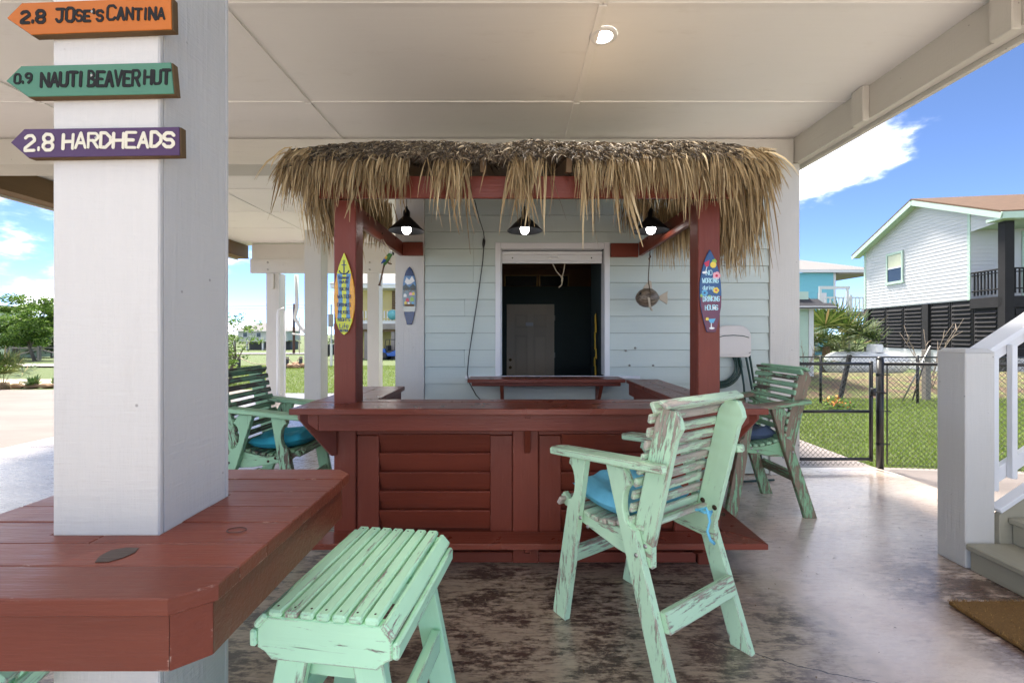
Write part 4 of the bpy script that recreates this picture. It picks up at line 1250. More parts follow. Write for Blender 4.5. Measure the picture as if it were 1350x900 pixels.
def make_chair(label, mf, ms):
    t = thing('bar_chair', label, 'chair', (0, 0, 0), 0, 'green bar height armchairs')
    hw = .284; th_ = .042
    for s in (-1, 1):
        P = leg_pts(.43, .245)
        M = cols((0, 0, 1), (0, 1, 0), (-1, 0, 0), (s * hw, 0, 0))
        leg = prism('leg', P, th_, M, mf, t, .004)
        P2 = leg_pts(.38, .06)
        M2 = cols((0, 0, 1), (0, -1, 0), (1, 0, 0), (s * hw, 0, 0))
        prism('leg', P2, th_, M2, mf, t, .004)
        for y, z in ((.20, .60), (.145, .575), (-.215, .62), (-.165, .56)):
            m = MB(); m.lathe([(0, .006), (.008, .005), (.011, .0)], Matrix.Translation((s * (hw + th_ / 2), y, z)) @ Matrix.Rotation(R(90 * s), 4, 'Y'), 8); m.build('bolt', M_zinc if s < 0 else M_rust, t)
        # seat rail, scooped
        top = []
        for k in range(13):
            u = k / 12; y = .385 - .60 * u
            z = .655 - .055 * math.sin(math.pi * min(1, u * 1.15)) ** 1.2 + (0.015 if u < .06 else 0) - .03 * max(0, u - .8)
            top.append((y, z))
        out = top + [(-.215, .505), (.0, .515), (.29, .565), (.325, .60), (.37, .60), (.40, .625), (.405, .65)]
        prism('seat_rail', out, .036, cols((0, 1, 0), (0, 0, 1), (1, 0, 0), (s * (hw - .041), 0, 0)), mf, t, .003)
        # arm
        arm = [(.405, -.055), (.425, -.03), (.425, .035), (.405, .058), (-.20, .058), (-.22, .012), (-.305, .010), (-.325, -.012), (-.315, -.040), (-.15, -.048)]
        ca = math.cos(.10); sa = math.sin(.10)
        prism('armrest', arm if s > 0 else [(y, -x) for y, x in arm][::-1], .036,
              cols((0, ca, -sa), (-1, 0, 0), (0, sa, ca), (s * .287, 0, .949)), mf, t, .006)
        # side board of the back
        bdir = Vector((0, -.135, .59)).normalized()
        b0, b1 = Vector((s * (hw - .040), -.163, .615)), Vector((s * (hw - .040), -.305, 1.225))
        X = (b1 - b0).normalized(); L_ = (b1 - b0).length
        Y = Vector((0, X.z, -X.y))
        prism('back_board', [(0, -.056), (0, .056), (L_ * .9, .056), (L_, .030), (L_ + .004, -.03), (L_ * .955, -.056), (L_ * .90, -.072), (L_ * .82, -.058)], .036, cols(tuple(X), tuple(Y), tuple(X.cross(Y)), tuple(b0)), mf, t, .003)
    for s in (-1, 1):
        for y, z in ((-.150, .690), (-.215, .672)):
            m = MB(); m.lathe([(0, .004), (.012, .003), (.014, 0)], Matrix.Translation((s * (hw - .0585), y, z)) @ Matrix.Rotation(R(-90 * s), 4, 'Y'), 8); m.build('bolt', M_rust, t)
    # seat slats
    for k in range(10):
        u = (k + .45) / 10; y = .395 - .58 * u
        z = .667 - .055 * math.sin(math.pi * min(1, u * 1.15)) ** 1.2
        if k == 0: z -= .030; ang = -58
        else: ang = {1: -16, 2: 10, 3: 9, 4: 5}.get(k, -5 - k)
        M = Matrix.Translation((0, y + (.010 if k == 0 else 0), z)) @ Matrix.Rotation(R(ang), 4, 'X')
        put('seat_slat', box_me((.545 if k else .60, .047, .024), .006, ms), TW[t] @ M, t)
    # back slats
    X = (Vector((0, -.305, 1.225)) - Vector((0, -.163, .615))).normalized(); Nf = Vector((0, X.z, -X.y))
    b0 = Vector((0, -.163, .615))
    for k in range(9):
        d = .060 + k * .0625
        off = .072 + .007 * math.sin((k - 1) / 8 * math.pi * 2.0 + .4)
        p = b0 + X * d + Nf * off
        M = cols((1, 0, 0), tuple(X), tuple(Nf * 1.0), tuple(p)); M = cols((1, 0, 0), tuple(X), tuple(Vector((1, 0, 0)).cross(X)), tuple(p))
        put('back_slat', box_me((.575, .042, .022), .006, ms), TW[t] @ M, t)
    for p, a in ((b0 + X * .618 + Nf * .055, 40), (b0 + X * .650 + Nf * .008, 78)):
        M = Matrix.Translation(p) @ Matrix.Rotation(R(103 - a + 0), 4, 'X')
        put('back_slat', box_me((.60, .052, .022), .006, ms), TW[t] @ M, t)
    # stretchers
    board('stretcher', (-hw + .022, -.285, .305), (hw - .022, -.285, .305), .088, .036, mf, t, (0, -.95, .3))
    board('stretcher', (-hw + .022, .325, .345), (hw - .022, .325, .345), .088, .036, mf, t, (0, .95, .3))
    return t


ch1 = make_chair('pale mint bar chair with chipped paint and bright blue cushion, seen from behind', M_chair, M_chairslat)
ch2 = copy_thing(ch1, (-2.02, 3.65, 0), R(-92), {'chipped_mint_paint': M_old, 'worn_mint_paint': M_oldslat})
ch2['label'] = 'dark green worn bar chair with teal cushion at the left end of the bar'
ch3 = copy_thing(ch1, (2.150, 3.945, 0), R(94), {'chipped_mint_paint': M_old2, 'worn_mint_paint': M_old})
ch3['label'] = 'weathered green bar chair showing bare wood, beside the gate and the white corner column'
place(ch1, (.706, 2.26, 0), R(124 - 90))
TW[ch1] = Matrix.Translation((.706, 2.26, 0)) @ Matrix.Rotation(R(34), 4, 'Z')


def cushion(name, label, chair_M, col, seed):
    t = NT('cushion_' + name)
    n = t.noise(5, 5, .6, co=t.tco.outputs['Object'])
    t.bump(t.math('ADD', n, t.math('MULTIPLY', t.noise(90, 2, .5, co=t.tco.outputs['Object']), .15)), .5, .02)
    mt = t.set(t.scalec(col, t.math('ADD', t.math('MULTIPLY', n, .5), .75)), .85)
    N = 18; V, F = [], []
    for side in (1, -1):
        for j in range(N + 1):
            for i in range(N + 1):
                u, v = i / N * 2 - 1, j / N * 2 - 1
                ex = (1 - abs(u) ** 5) * (1 - abs(v) ** 5)
                x = u * .235 * (1 - .05 * v * v); y = v * .225 * (1 - .05 * u * u)
                h = .040 * max(0, ex) ** .42
                w = mnoise.noise(Vector((u * 1.8 + seed, v * 1.8, seed))) * .026 + mnoise.noise(Vector((u * 4 + seed, v * 4, 9))) * .011
                dip = -.022 * math.sin(math.pi * (v + 1) / 2) + .020 * abs(u) ** 2
                z = .683 + dip + side * h + (.022 + w * 1.4 if side > 0 else -.004) * max(0, ex) ** .3 + .012 * v
                V.append(tuple(chair_M @ Vector((x, y + .14, z + .008))))
    M1 = (N + 1) ** 2
    for s in range(2):
        for j in range(N):
            for i in range(N):
                a = s * M1 + j * (N + 1) + i
                q = (a, a + 1, a + N + 2, a + N + 1)
                F.append(q if s == 0 else q[::-1])
    o = thing('seat_cushion', label, 'cushion', tuple(chair_M @ Vector((0, .115, .66))), 0, 'seat cushions on the bar chairs')
    inv = TW[o].inverted()
    body = np_mesh('cushion_body', np.array([tuple(inv @ Vector(v)) for v in V]), np.array(F), mt, o)
    body.data.polygons.foreach_set('use_smooth', [True] * len(body.data.polygons))
    def tie(pts):
        m = MB(); m.tube([inv @ (chair_M @ Vector(p)) for p in pts], .008, 6, flat=.35); m.build('tie', mt, o)
    tie([(.12, -.09, .665), (.12, -.13, .66), (.125, -.19, .675), (.12, -.235, .70), (.11, -.250, .69), (.125, -.253, .64), (.10, -.255, .60), (.115, -.262, .555), (.145, -.266, .53)])
    tie([(.13, -.19, .675), (.10, -.24, .685), (.15, -.25, .68), (.135, -.25, .665), (.12, -.235, .69)])
    tie([(-.20, -.07, .66), (-.20, -.12, .60), (-.19, -.14, .53), (-.205, -.15, .48)])
    return o


cushion('sky', 'bright sky blue cushion on the pale mint chair in front of the bar', TW[ch1], (.16, .52, .70), 1)
cushion('teal', 'deep teal cushion on the dark green chair left of the bar', TW[ch2], (.015, .26, .36), 5)
cushion('navy', 'slate navy cushion on the weathered chair near the gate', TW[ch3], (.055, .085, .15), 8)


# ------------------------------------------------------------------ slatted stools
def make_stool(label):
    t = thing('stool', label, 'stool', (0, 0, 0), 0, 'mint slatted stools')
    Wd, Dp, H = .42, .56, .735
    for s in (-1, 1):
        y = s * (Dp / 2 - .019)
        pts = [(-Wd / 2 + .035, H - .02), (Wd / 2 - .035, H - .02), (Wd / 2, H - .06), (Wd / 2, H - .115), (Wd / 2 - .022, H - .125), (Wd / 2 - .045, H - .148), (-Wd / 2 + .045, H - .148), (-Wd / 2 + .022, H - .125), (-Wd / 2, H - .115), (-Wd / 2, H - .06)]
        prism('end_rail', pts, .038, cols((1, 0, 0), (0, 0, 1), (0, -1, 0), (0, y, 0)), M_stool, t, .004)
        for q in (-1, 1):
            a = Vector((q * .098, s * (Dp / 2 - .055), H - .05)); b = Vector((q * .232, s * (Dp / 2 - .035), 0))
            M, L_ = frame(b, a, (0, 1, 0))
            prism('leg', [(-L_ / 2 + .013 * 1, -.048), (-L_ / 2 + .013 * 1, .048), (L_ / 2, .048), (L_ / 2, -.048)], .036, M, M_stool, t, .004)
    for k in range(7):
        x = -.150 + k * .050
        put('seat_slat', box_me((Dp + .012, .042, .022), .006, M_stool), TW[t] @ Matrix.Translation((x, 0, H - .008)) @ RX[1], t)
        for yy in (-Dp / 2 + .018, Dp / 2 - .018):
            m = MB(); m.lathe([(0, .0008), (.0035, .0005), (.0035, 0)], Matrix.Translation((x + .004 * math.sin(k * 5 + yy * 9), yy, H + .003)), 8); m.build('nail_head', M_rust, t)
    for s in (-1, 1):
        M = Matrix.Translation((s * .198, 0, H - .034)) @ Matrix.Rotation(R(s * 48), 4, 'Y') @ RX[1]
        put('seat_slat', box_me((Dp + .012, .052, .022), .006, M_stool), TW[t] @ M, t)
        M = Matrix.Translation((s * .222, 0, H - .087)) @ Matrix.Rotation(R(s * 90), 4, 'Y') @ RX[1]
        put('seat_slat', box_me((Dp + .010, .050, .022), .006, M_stool), TW[t] @ M, t)
        board('stretcher', (s * .185, -Dp / 2 + .075, .34), (s * .185, Dp / 2 - .075, .34), .036, .085, M_stool, t)
    for s in (-1, 1):
        board('cross_rail', (-.155, s * (Dp / 2 - .095), H - .20), (.155, s * (Dp / 2 - .095), H - .20), .036, .085, M_stool, t)
        for q in (-1, 1):
            m = MB(); m.lathe([(0, .006), (.007, .005), (.012, 0)], Matrix.Translation((q * .12, s * (Dp / 2 - .0765 - .036), H - .2)) @ Matrix.Rotation(R(90), 4, 'X'), 8); m.build('rusty_screw', M_rust, t)
    return t


st1 = make_stool('mint green slatted stool in front of the red table, its whole seat in view')
st2 = copy_thing(st1, (-1.53, 1.31, 0), R(12))
st2['label'] = 'mint green stool tucked under the left corner of the red table, mostly hidden'
place(st1, (-.520, 1.545, 0), R(-7.4))
TW[st1] = Matrix.Translation((-.52, 1.545, 0))

# ------------------------------------------------------------------ stair on the right with newel post and rail
M_tread = painted('grey_green_paint', (.35, .325, .245), .5, .12, .3, dirt=.35, dirtc=(.13, .11, .085))
stx = thing('staircase', 'grey green wooden staircase rising to the right beside the white newel post', 'stairs', (3.0, 2.0, 0))
Y0s, Y1s = -.55, .872
for k in range(6):
    x = .28 * k; z = .172 * (k + 1)
    box('riser', (x, Y0s, .172 * k + (.0 if k == 0 else .002)), (x + .022, Y1s - .002, z - .040), M_tread, stx)
    box('tread', (x - .030, Y0s, z - .038), (x + .282, Y1s, z), M_tread, stx, .006)
    box('grip_strip', (x + .04, Y0s + .1, z + .0005), (x + .09, Y1s - .30, z + .0035), M_blackp, stx, .001)
prism('stringer', [(.20, 0), (1.68, 0), (1.68, 1.30), (1.60, 1.30), (.20, .36)], .036, cols((1, 0, 0), (0, 0, 1), (0, -1, 0), (0, Y1s + .021, 0)), M_tread, stx, .003)
board('stringer_cap', (.19, Y1s + .022, .385), (1.70, Y1s + .022, 1.395), .07, .03, M_trim, stx)
nw = thing('newel_post', 'square white newel post with sloped cap at the foot of the stairs', 'post', (3.085, 2.985, 0))
box('shaft', (-.098, -.098, 0), (.098, .098, 1.425), M_white, nw, .005)
m = MB(); m.quad((-.098, -.098, 1.4255), (.098, -.098, 1.4255), (.098, .098, 1.4255), (-.098, .098, 1.4255))
a_, b_ = .099, .074
m.quad((-a_, -a_, 1.4256), (a_, -a_, 1.4256), (b_, -b_, 1.452), (-b_, -b_, 1.452)); m.quad((a_, -a_, 1.4256), (a_, a_, 1.4256), (b_, b_, 1.452), (b_, -b_, 1.452))
m.quad((a_, a_, 1.4256), (-a_, a_, 1.4256), (-b_, b_, 1.452), (b_, b_, 1.452)); m.quad((-a_, a_, 1.4256), (-a_, -a_, 1.4256), (-b_, -b_, 1.452), (-b_, b_, 1.452)); m.quad((-b_, -b_, 1.452), (b_, -b_, 1.452), (b_, b_, 1.452), (-b_, b_, 1.452))
m.build('cap', M_white, nw)
hr = thing('stair_rail', 'white stair railing climbing right from the newel post', 'railing', (3.185, 2.985, 1.38))
sl = .655
def rb_(name, x0, x1, z, w, t): board(name, (x0, 0, z + sl * x0), (x1, 0, z + sl * x1), w, t, M_trim, hr)
rb_('handrail', .002, 1.6, .05, .14, .036); rb_('upper_rail', .002, 1.6, -.020, .04, .085); rb_('bottom_rail', .06, 1.6, -.86, .04, .085)
for k in range(12):
    x = .052 + k * .125
    box('baluster', (x - .018, -.021 - .0375, -.90 + sl * x - .02), (x + .018, -.0215, -.02 + sl * x), M_trim, hr, .003)
t_ = NT('coir'); t_.bump(t_.noise(160, 4, .8, co=t_.tco.outputs['Object']), 1.0, .01)
M_coir = t_.set(t_.mix(t_.noise(120, 5, .8, co=t_.tco.outputs['Object']), (.07, .030, .006), (.36, .19, .045)), .95)
mt_ = thing('doormat', 'brown coir doormat on the concrete at the foot of the stairs', 'mat', (2.92, 2.16, 0))
box('mat_pile', (-.44, -.40, .004), (.44, .335, .026), M_coir, mt_, .006)
V, F = [], []
rg2 = random.Random(5)
for k in range(5200):
    x, y = rg2.uniform(-.44, .44), rg2.uniform(-.40, .335)
    if k % 4 == 0: x = rg2.choice([-.44, .44]) if k % 8 else x; y = y if k % 8 else rg2.choice([-.40, .335])
    a = rg2.uniform(0, 6.28); h = rg2.uniform(.006, .014); i = len(V)
    V += [(x, y, .022), (x + .003 * math.cos(a), y + .003 * math.sin(a), .022), (x + rg2.gauss(0, .007), y + rg2.gauss(0, .007), .024 + h)]; F.append((i, i + 1, i + 2))
M_fib = island_mat('coir_fibre', [(0, (.05, .022, .006)), (.6, (.26, .13, .03)), (1, (.50, .30, .09))], .9, .1)
np_mesh('fibres', np.array(V), np.array(F), M_fib, mt_, 'stuff')

V, F = [], []
rg3 = random.Random(17)
for k in range(150):                               # crumbs of leaf blown over the slab
    x, y = rg3.uniform(.3, 3.6), rg3.uniform(1.85, 4.9)
    if 2.9 < x and y < 3.1: continue
    a = rg3.uniform(0, 6.28); s_ = rg3.uniform(.003, .011) * (1.6 if k % 9 == 0 else 1); i = len(V)
    V += [(x - math.cos(a) * s_, y - math.sin(a) * s_, .0012), (x + math.sin(a) * s_ * .35, y - math.cos(a) * s_ * .35, .004), (x + math.cos(a) * s_, y + math.sin(a) * s_, .0015), (x - math.sin(a) * s_ * .35, y + math.cos(a) * s_ * .35, .0035)]; F.append((i, i + 1, i + 2, i + 3))
tag(np_mesh('leaf_litter', np.array(V), np.array(F), M_rawwood, None, 'stuff'), 'small dry leaf crumbs scattered on the concrete floor', 'litter')

# ------------------------------------------------------------------ folding chair leaning on the wall, garden hose
M_offw = plain('off_white_plastic', (.62, .58, .54), .45, var=.04, bump=.1)
M_dgreen = plain('dark_green_tube', (.012, .045, .035), .35)
fc = thing('folding_chair', 'folded beige plastic chair hanging on the siding between the red post and the corner column', 'folding chair', (2.36, 4.72, 1.34))
def rr(w, h, r, top=None, n=6):
    P = []
    for (cx_, cy_, a0, rr_) in ((w / 2, h / 2, 0, top or r), (-w / 2, h / 2, 90, top or r), (-w / 2, -h / 2, 180, r), (w / 2, -h / 2, 270, r)):
        ox, oy = cx_ - math.copysign(rr_, cx_), cy_ - math.copysign(rr_, cy_)
        for k in range(n + 1):
            a = R(a0 + 90 * k / n); P.append((ox + rr_ * math.cos(a), oy + rr_ * math.sin(a)))
    return P


prism('back_panel', rr(.40, .345, .05, .13), .028, F0((0, .0, .13)), M_offw, fc, .008)
prism('inner_panel', rr(.345, .20, .03, .07), .012, F0((0, -.0145, .085)), M_offw, fc, .004)
m = MB(); m.tube([(-.17, -.0215, .170), (-.10, -.0215, .19), (0, -.0215, .196), (.10, -.0215, .19), (.17, -.0215, .170)], .004, 5); m.tube([(-.19, -.016, .01), (-.12, -.016, -.005), (.12, -.016, -.005), (.19, -.016, .01)], .004, 5); m.build('seam', M_dgreen, fc)
m = MB(); m.tube([(.15, .02, .0), (.17, .02, -.10), (.235, .02, -.45), (.30, .02, -.90), (.33, .01, -1.33)], .012, 7); m.tube([(.195, .03, .0), (.215, .03, -.10), (.27, .03, -.45)], .012, 7)
m.build('frame_tube', M_dgreen, fc)
hs = thing('garden_hose', 'coiled dark green garden hose hanging on the siding under the beige chair', 'hose', (2.24, 4.76, 1.2))
m = MB()
for k in range(5):
    r_ = .235 - .016 * k
    m.tube([(r_ * math.cos(a), -.01 - .012 * (k % 2), r_ * 1.0 * math.sin(a)) for a in [2 * math.pi * j / 28 for j in range(28)]], .010, 6, closed=True)
m.build('coil', M_dgreen, hs)
m = MB(); m.tube([(.2, -.04, .08), (.24, -.05, -.2), (.26, -.06, -.6), (.20, -.10, -1.0), (.05, -.16, -1.17), (-.25, -.2, -1.186), (-.4, -.1, -1.186)], .011, 6)
m.tube([(-.2, -.03, -.05), (-.27, -.05, -.5), (-.26, -.05, -.9), (-.15, -.12, -1.15), (.1, -.22, -1.187), (.5, -.16, -1.187)], .011, 6); m.build('loose_end', M_dgreen, hs)

# ------------------------------------------------------------------ chain-link fence and gate
def chain_link(x0, x1, z0, z1, cell=.058):
    m = MB(); n = int((x1 - x0) / cell); r = .0030
    hz = cell * 1.0; rows = int(round((z1 - z0) / (hz / 2)))
    for k in range(2 * n):
        x = x0 + k * cell / 2
        m.tube([(min(x1, x + (cell / 2 if (j + k) % 2 else 0)), .002 * (1 if (j + k) % 2 else -1), z1 - j * hz / 2) for j in range(rows + 1)], r, 3, cap=False)
    return m


FY = 5.04
gt = thing('gate', 'black chain link gate with round rails between the white corner column and the fence post', 'gate', (3.17, FY, 0))
def pipe(m, a, b, r, n=10): m.tube([a, b], r, n)
for nm, a, b in (('stile', (.0, 0, .09), (.0, 0, 1.23)), ('stile', (.952, 0, .08), (.952, 0, 1.235)), ('top_rail', (.0, 0, 1.205), (.952, 0, 1.205)), ('middle_rail', (.0, 0, .655), (.952, 0, .655)), ('bottom_rail', (.0, 0, .105), (.952, 0, .105))):
    m = MB(); pipe(m, a, b, .0195 if nm == 'stile' else .0175); m.build(nm, M_black, gt)
chain_link(.02, .935, .04, 1.225).build('chain_link', M_black, gt, 'stuff')
m = MB(); m.tube([(.94, -.035, .885), (1.04, -.045, .885), (1.085, -.045, .87)], .010, 6); m.build('latch', M_black, gt); m = MB(); m.tube([(.952, -.03, .84), (.952, -.03, .93)], .026, 8); m.build('latch_cuff', M_black, gt)
cf = thing('chain_link_fence', 'black chain link fence with thick end post, running right behind the stairs', 'fence', (4.225, FY, 0), -math.atan2(.13, 1.0))
m = MB(); m.tube([(0, 0, -.1), (0, 0, 1.255)], .036, 14); m.lathe([(.038, 1.25), (.036, 1.268), (.02, 1.285), (0, 1.29)], n=14); m.build('end_post', M_black, cf)
m = MB(); pipe(m, (.03, 0, 1.205), (4.6, 0, 1.205), .0185); m.build('top_rail', M_black, cf)
m = MB(); m.beam((.075, 0, .05), (.075, 0, 1.205), .006, .018, (0, 1, 0)); m.build('tension_bar', M_black, cf)
for z in (.28, .66, 1.08):
    m = MB(); m.tube([(.0, -.005, z), (.10, -.012, z)], .007, 6); m.lathe([(.039, z - .012), (.039, z + .012)], n=14); m.build('band', M_black, cf)
for x in (2.2, 4.6):
    m = MB(); m.tube([(x, .03, -.1), (x, .03, 1.2)], .025, 10); m.build('line_post', M_black, cf)
chain_link(.08, 4.6, .02, 1.255).build('chain_link', M_black, cf, 'stuff')
m = MB(); m.tube([(.09, 0, .04), (4.6, 0, .03)], .003, 4); m.build('tension_wire', M_black, cf)

bf = thing('back_fence', 'thin black wire fence at the far edge of the right hand lawn', 'fence', (3.3, 10.4, -.09), -.02)
for x in (.2, 3.95, 6.2, 9.5, 13):
    m = MB(); m.tube([(x, 0, -.1), (x, 0, 1.13)], .030, 8); m.build('post', M_black, bf)
m = MB(); m.tube([(.2, 0, 1.10), (13, 0, 1.08)], .018, 6); m.build('top_rail', M_black, bf)
chain_link(.2, 13, .05, 1.10, .085).build('chain_link', M_blackp, bf, 'stuff')
# ------------------------------------------------------------------ neighbouring white house on the right
M_wside = plain('white_siding', (.50, .50, .515), .6, var=.03)
M_mint = plain('pale_mint_trim', (.42, .54, .45), .5, var=.04)
M_char = painted('charcoal_stain', (.018, .017, .019), .85, .25, .3)
t_ = NT('brown_shingles'); co_ = t_.tco.outputs['Object']
r_ = t_.mix(t_.noise(3.2, 6, .8, (1, 2.6, 1), co_), (.030, .017, .010), (.20, .11, .06))
M_shingle = t_.set(t_.mix(t_.step(t_.noise(40, 3, .6, (1, 3, 1), co_), .5, .7, 0, .6), r_, (.07, .045, .03)), .9)
t_ = NT('grey_shingles'); co_ = t_.tco.outputs['Object']
M_gshingle = t_.set(t_.mix(t_.noise(14, 5, .8, (1, 3, 1), co_), (.13, .125, .125), (.26, .25, .245)), .9)
M_dshingle = painted('dark_shingles', (.035, .035, .042), .9, .4, .5)
M_glass = plain('window_glass', (.03, .04, .05), .08)
M_blind = plain('window_blind', (.55, .56, .42), .7)
M_interior = plain('dim_interior', (.10, .10, .10), .8)

h1 = thing('white_house', 'white sided neighbour house with brown roof and charcoal lower storey', 'house', (18.3, 17.5, -.1), -R(8.6))
FZ, HZ = 3.05, 6.10                                    # floor and eave height above its ground
LN, RY0, RY1, APY, APZ = 6.56, -1.44, 6.56, 2.56, 7.80
WDT = 12.0
# gable wall in clapboard courses, each a wedge
m = MB(); zc = .157
def gl(z):           # y range of the gable wall at height z
    if z < HZ - .27: return 0.0, LN
    f = (z - HZ + .12) / (APZ - HZ - .0)
    return max(RY0 - .3, RY0 - .35 + (APY - RY0 + .35) * f), min(LN, RY1 + .45 + (APY - RY1 - .45) * f)
k = 0
while True:
    z0 = FZ + k * zc; z1 = z0 + zc; k += 1
    if z0 > APZ - .2: break
    a0, b0 = gl(z0); a1, b1 = gl(min(z1, APZ - .05))
    if b0 - a0 < .1: break
    m.quad((-.022, b0, z0), (-.022, a0, z0), (-.006, a1, z1), (-.006, b1, z1)); m.quad((-.022, a0, z0), (-.022, b0, z0), (0, b0, z0), (0, a0, z0))
m.build('gable_siding', M_wside, h1)
m = MB(); m.box((0, 0, FZ - .05), (WDT, LN, HZ + .1)); m.build('wall_core', M_wside, h1)
m = MB()
for k in range(19):
    z0 = FZ + .1 + k * zc; m.quad((0, -.022, z0), (2.6, -.022, z0), (2.6, -.006, z0 + zc), (0, -.006, z0 + zc)); m.quad((0, 0, z0), (2.6, 0, z0), (2.6, -.022, z0), (0, -.022, z0))
m.build('porch_siding', M_wside, h1)
box('corner_board', (-.04, LN - .12, FZ - .05), (-.001, LN + .02, HZ + .25), M_mint, h1); box('corner_board', (-.04, -.03, FZ - .05), (-.0005, .10, HZ + .42), M_mint, h1)
box('door_casing', (1.75, -.06, FZ), (1.9, -.023, HZ - .4), M_mint, h1); box('door_casing', (3.0, -.06, FZ), (3.16, -.023, HZ - .4), M_mint, h1)
dw = box('porch_window', (3.18, -.05, FZ + .4), (4.6, -.023, HZ - .55), M_glass, h1); box('casing', (3.17, -.07, HZ - .54), (4.7, -.0225, HZ - .42), M_mint, h1)
# roof slabs
def slab(name, pts, t, mat, up=(0, 0, 1)):
    m = MB(); u = Vector(up) * t
    p = [Vector(q) for q in pts]; q = [v + u for v in p]
    m.quad(*p[::-1]); m.quad(*q)
    for i in range(4): m.quad(p[i], p[(i + 1) % 4], q[(i + 1) % 4], q[i])
    return m.build(name, mat, h1)
ov = .42
slab('roof', [(-ov, RY0 - .35, HZ - .05), (WDT, RY0 - .35, HZ - .05), (WDT, APY, APZ), (-ov, APY, APZ)], .07, M_shingle)
slab('roof', [(-ov, APY + .001, APZ), (WDT, APY + .001, APZ), (WDT, RY1 + .45, HZ - .10), (-ov, RY1 + .45, HZ - .10)], .07, M_shingle)
for (ya, za, yb, zb) in ((RY0 - .36, HZ - .16, APY, APZ - .115), (APY + .002, APZ - .115, RY1 + .46, HZ - .21)):
    board('rake_board', (-ov + .02, ya, za), (-ov + .02, yb, zb), .035, .24, M_mint, h1, (0, 0, 1))
    board('soffit', (-ov / 2 + .03, ya, za - .03), (-ov / 2 + .03, yb, zb - .03), ov - .05, .02, M_mint, h1, (0, 0, 1))
box('eave_fascia', (-ov + .04, RY0 - .40, HZ - .28), (WDT, RY0 - .362, HZ - .04), M_mint, h1)
box('porch_ceiling', (0.02, RY0 - .36, HZ - .30), (WDT, -.03, HZ - .262), M_mint, h1)
box('eave_return', (-ov + .045, RY0 - .36, HZ - .285), (-.03, RY0 + .30, HZ - .17), M_mint, h1)
# porch deck, posts, railing
box('deck_beam', (-.03, RY0 - .05, FZ - .42), (WDT, RY0 + .02, FZ - .02), M_char, h1); box('deck_beam', (-.06, RY0 + .03, FZ - .40), (-.005, -.04, FZ - .02), M_char, h1)
box('deck', (-.002, RY0 + .021, FZ - .06), (WDT, -.005, FZ - .0), M_char, h1)
for x in (0.0, 3.6, 7.2):
    box('porch_post', (x - .06, RY0 - .08 - .001, 0), (x + .24, RY0 + .20, HZ - .31), M_char, h1)
def rail(name, a, b, n):
    a, b = Vector(a), Vector(b); d = (b - a)
    for z, w in ((1.02, .05), (.90, .04), (.28, .05)):
        board('rail', tuple(a + Vector((0, 0, z))), tuple(b + Vector((0, 0, z))), .045 if z < 1 else .10, w, M_char, h1, (0, 0, 1))
    for k in range(n):
        p = a + d * ((k + .5) / n); pr_ = d.normalized().cross(Vector((0, 0, 1))) * .032
        box('baluster', (p.x + pr_.x - .02, p.y + pr_.y - .02, FZ + .10), (p.x + pr_.x + .02, p.y + pr_.y + .02, FZ + .99), M_char, h1, .002)
rail('r', (.02, RY0 + .22, FZ), (.02, -.05, FZ), 8); rail('r', (.26, RY0 + .03, FZ), (3.52, RY0 + .03, FZ), 24)
wf = box('window', (-.045, 3.72, 4.25), (-.0225, 4.68, 5.58), M_glass, h1, .002)
for lo, hi in (((-.075, 3.62, 4.16), (-.024, 3.719, 5.70)), ((-.075, 4.681, 4.16), (-.024, 4.78, 5.70)), ((-.0751, 3.7195, 5.5805), (-.0235, 4.6805, 5.70)), ((-.085, 3.58, 4.12), (-.0242, 4.82, 4.249))):
    box('frame', lo, hi, M_mint, h1)
box('sash', (-.06, 3.725, 4.89), (-.0455, 4.675, 4.96), M_trim, h1); box('blind', (-.0475, 3.74, 4.965), (-.0453, 4.66, 5.57), M_blind, h1, 0)
# lower storey: posts, louvre panels, white skirt
for y in (6.36, 2.26):
    box('pile', (-.06, y - .18, 0), (.26, y + .18, FZ - .051), M_char, h1)
def louvers(y0, y1, n):
    for k in range(n):
        a = y0 + (y1 - y0) * k / n + .02; b = y0 + (y1 - y0) * (k + 1) / n - .02
        p = box('louvre_panel', (.05, a, 1.0), (.07, b, FZ - .06), M_char, h1)
        for nm, lo, hi in (('stile', a, a + .07), ('stile', b - .07, b)):
            box(nm, (.02, lo, 1.0), (.049, hi, FZ - .06), M_char, h1)
        for q in range(11):
            z = 1.08 + q * .175
            M = TW[h1] @ Matrix.Translation((.022, (a + b) / 2, z)) @ Matrix.Rotation(R(32), 4, 'Y') @ RX[1]
            put('slat', box_me((b - a - .145, .018, .155) if False else (b - a - .145, .018, .150), .003, M_char), M, p)
    for q in range(5):
        box('skirt_board', (.03, y0, .0 + q * .19), (.055, y1, .185 + q * .19), M_wside, h1)
louvers(2.46, 6.16, 3); louvers(-1.18, 2.06, 3)
m = MB(); m.box((.5, RY0 + .3, 0), (WDT, LN, FZ - .06)); m.build('lower_storey', M_interior, h1)
for k in range(10): box('skirt_board', (.32 , RY0 - .02, .0 + k * .19), (3.5, RY0 + .02, .185 + k * .19), M_wside, h1) if k < 4 else box('slat', (.32, RY0 - .03, .84 + (k - 4) * .30), (3.5, RY0 + .0, 1.08 + (k - 4) * .30), M_char, h1)
m = MB(); m.lathe([(.03, 0), (.08, .05), (.02, .12)], Matrix.Translation((1.1, -.12, HZ - .75)), 10); m.beam((.95, -.1, HZ - .70), (1.25, -.1, HZ - .66), .05, .05); m.build('porch_light', M_brass, h1)

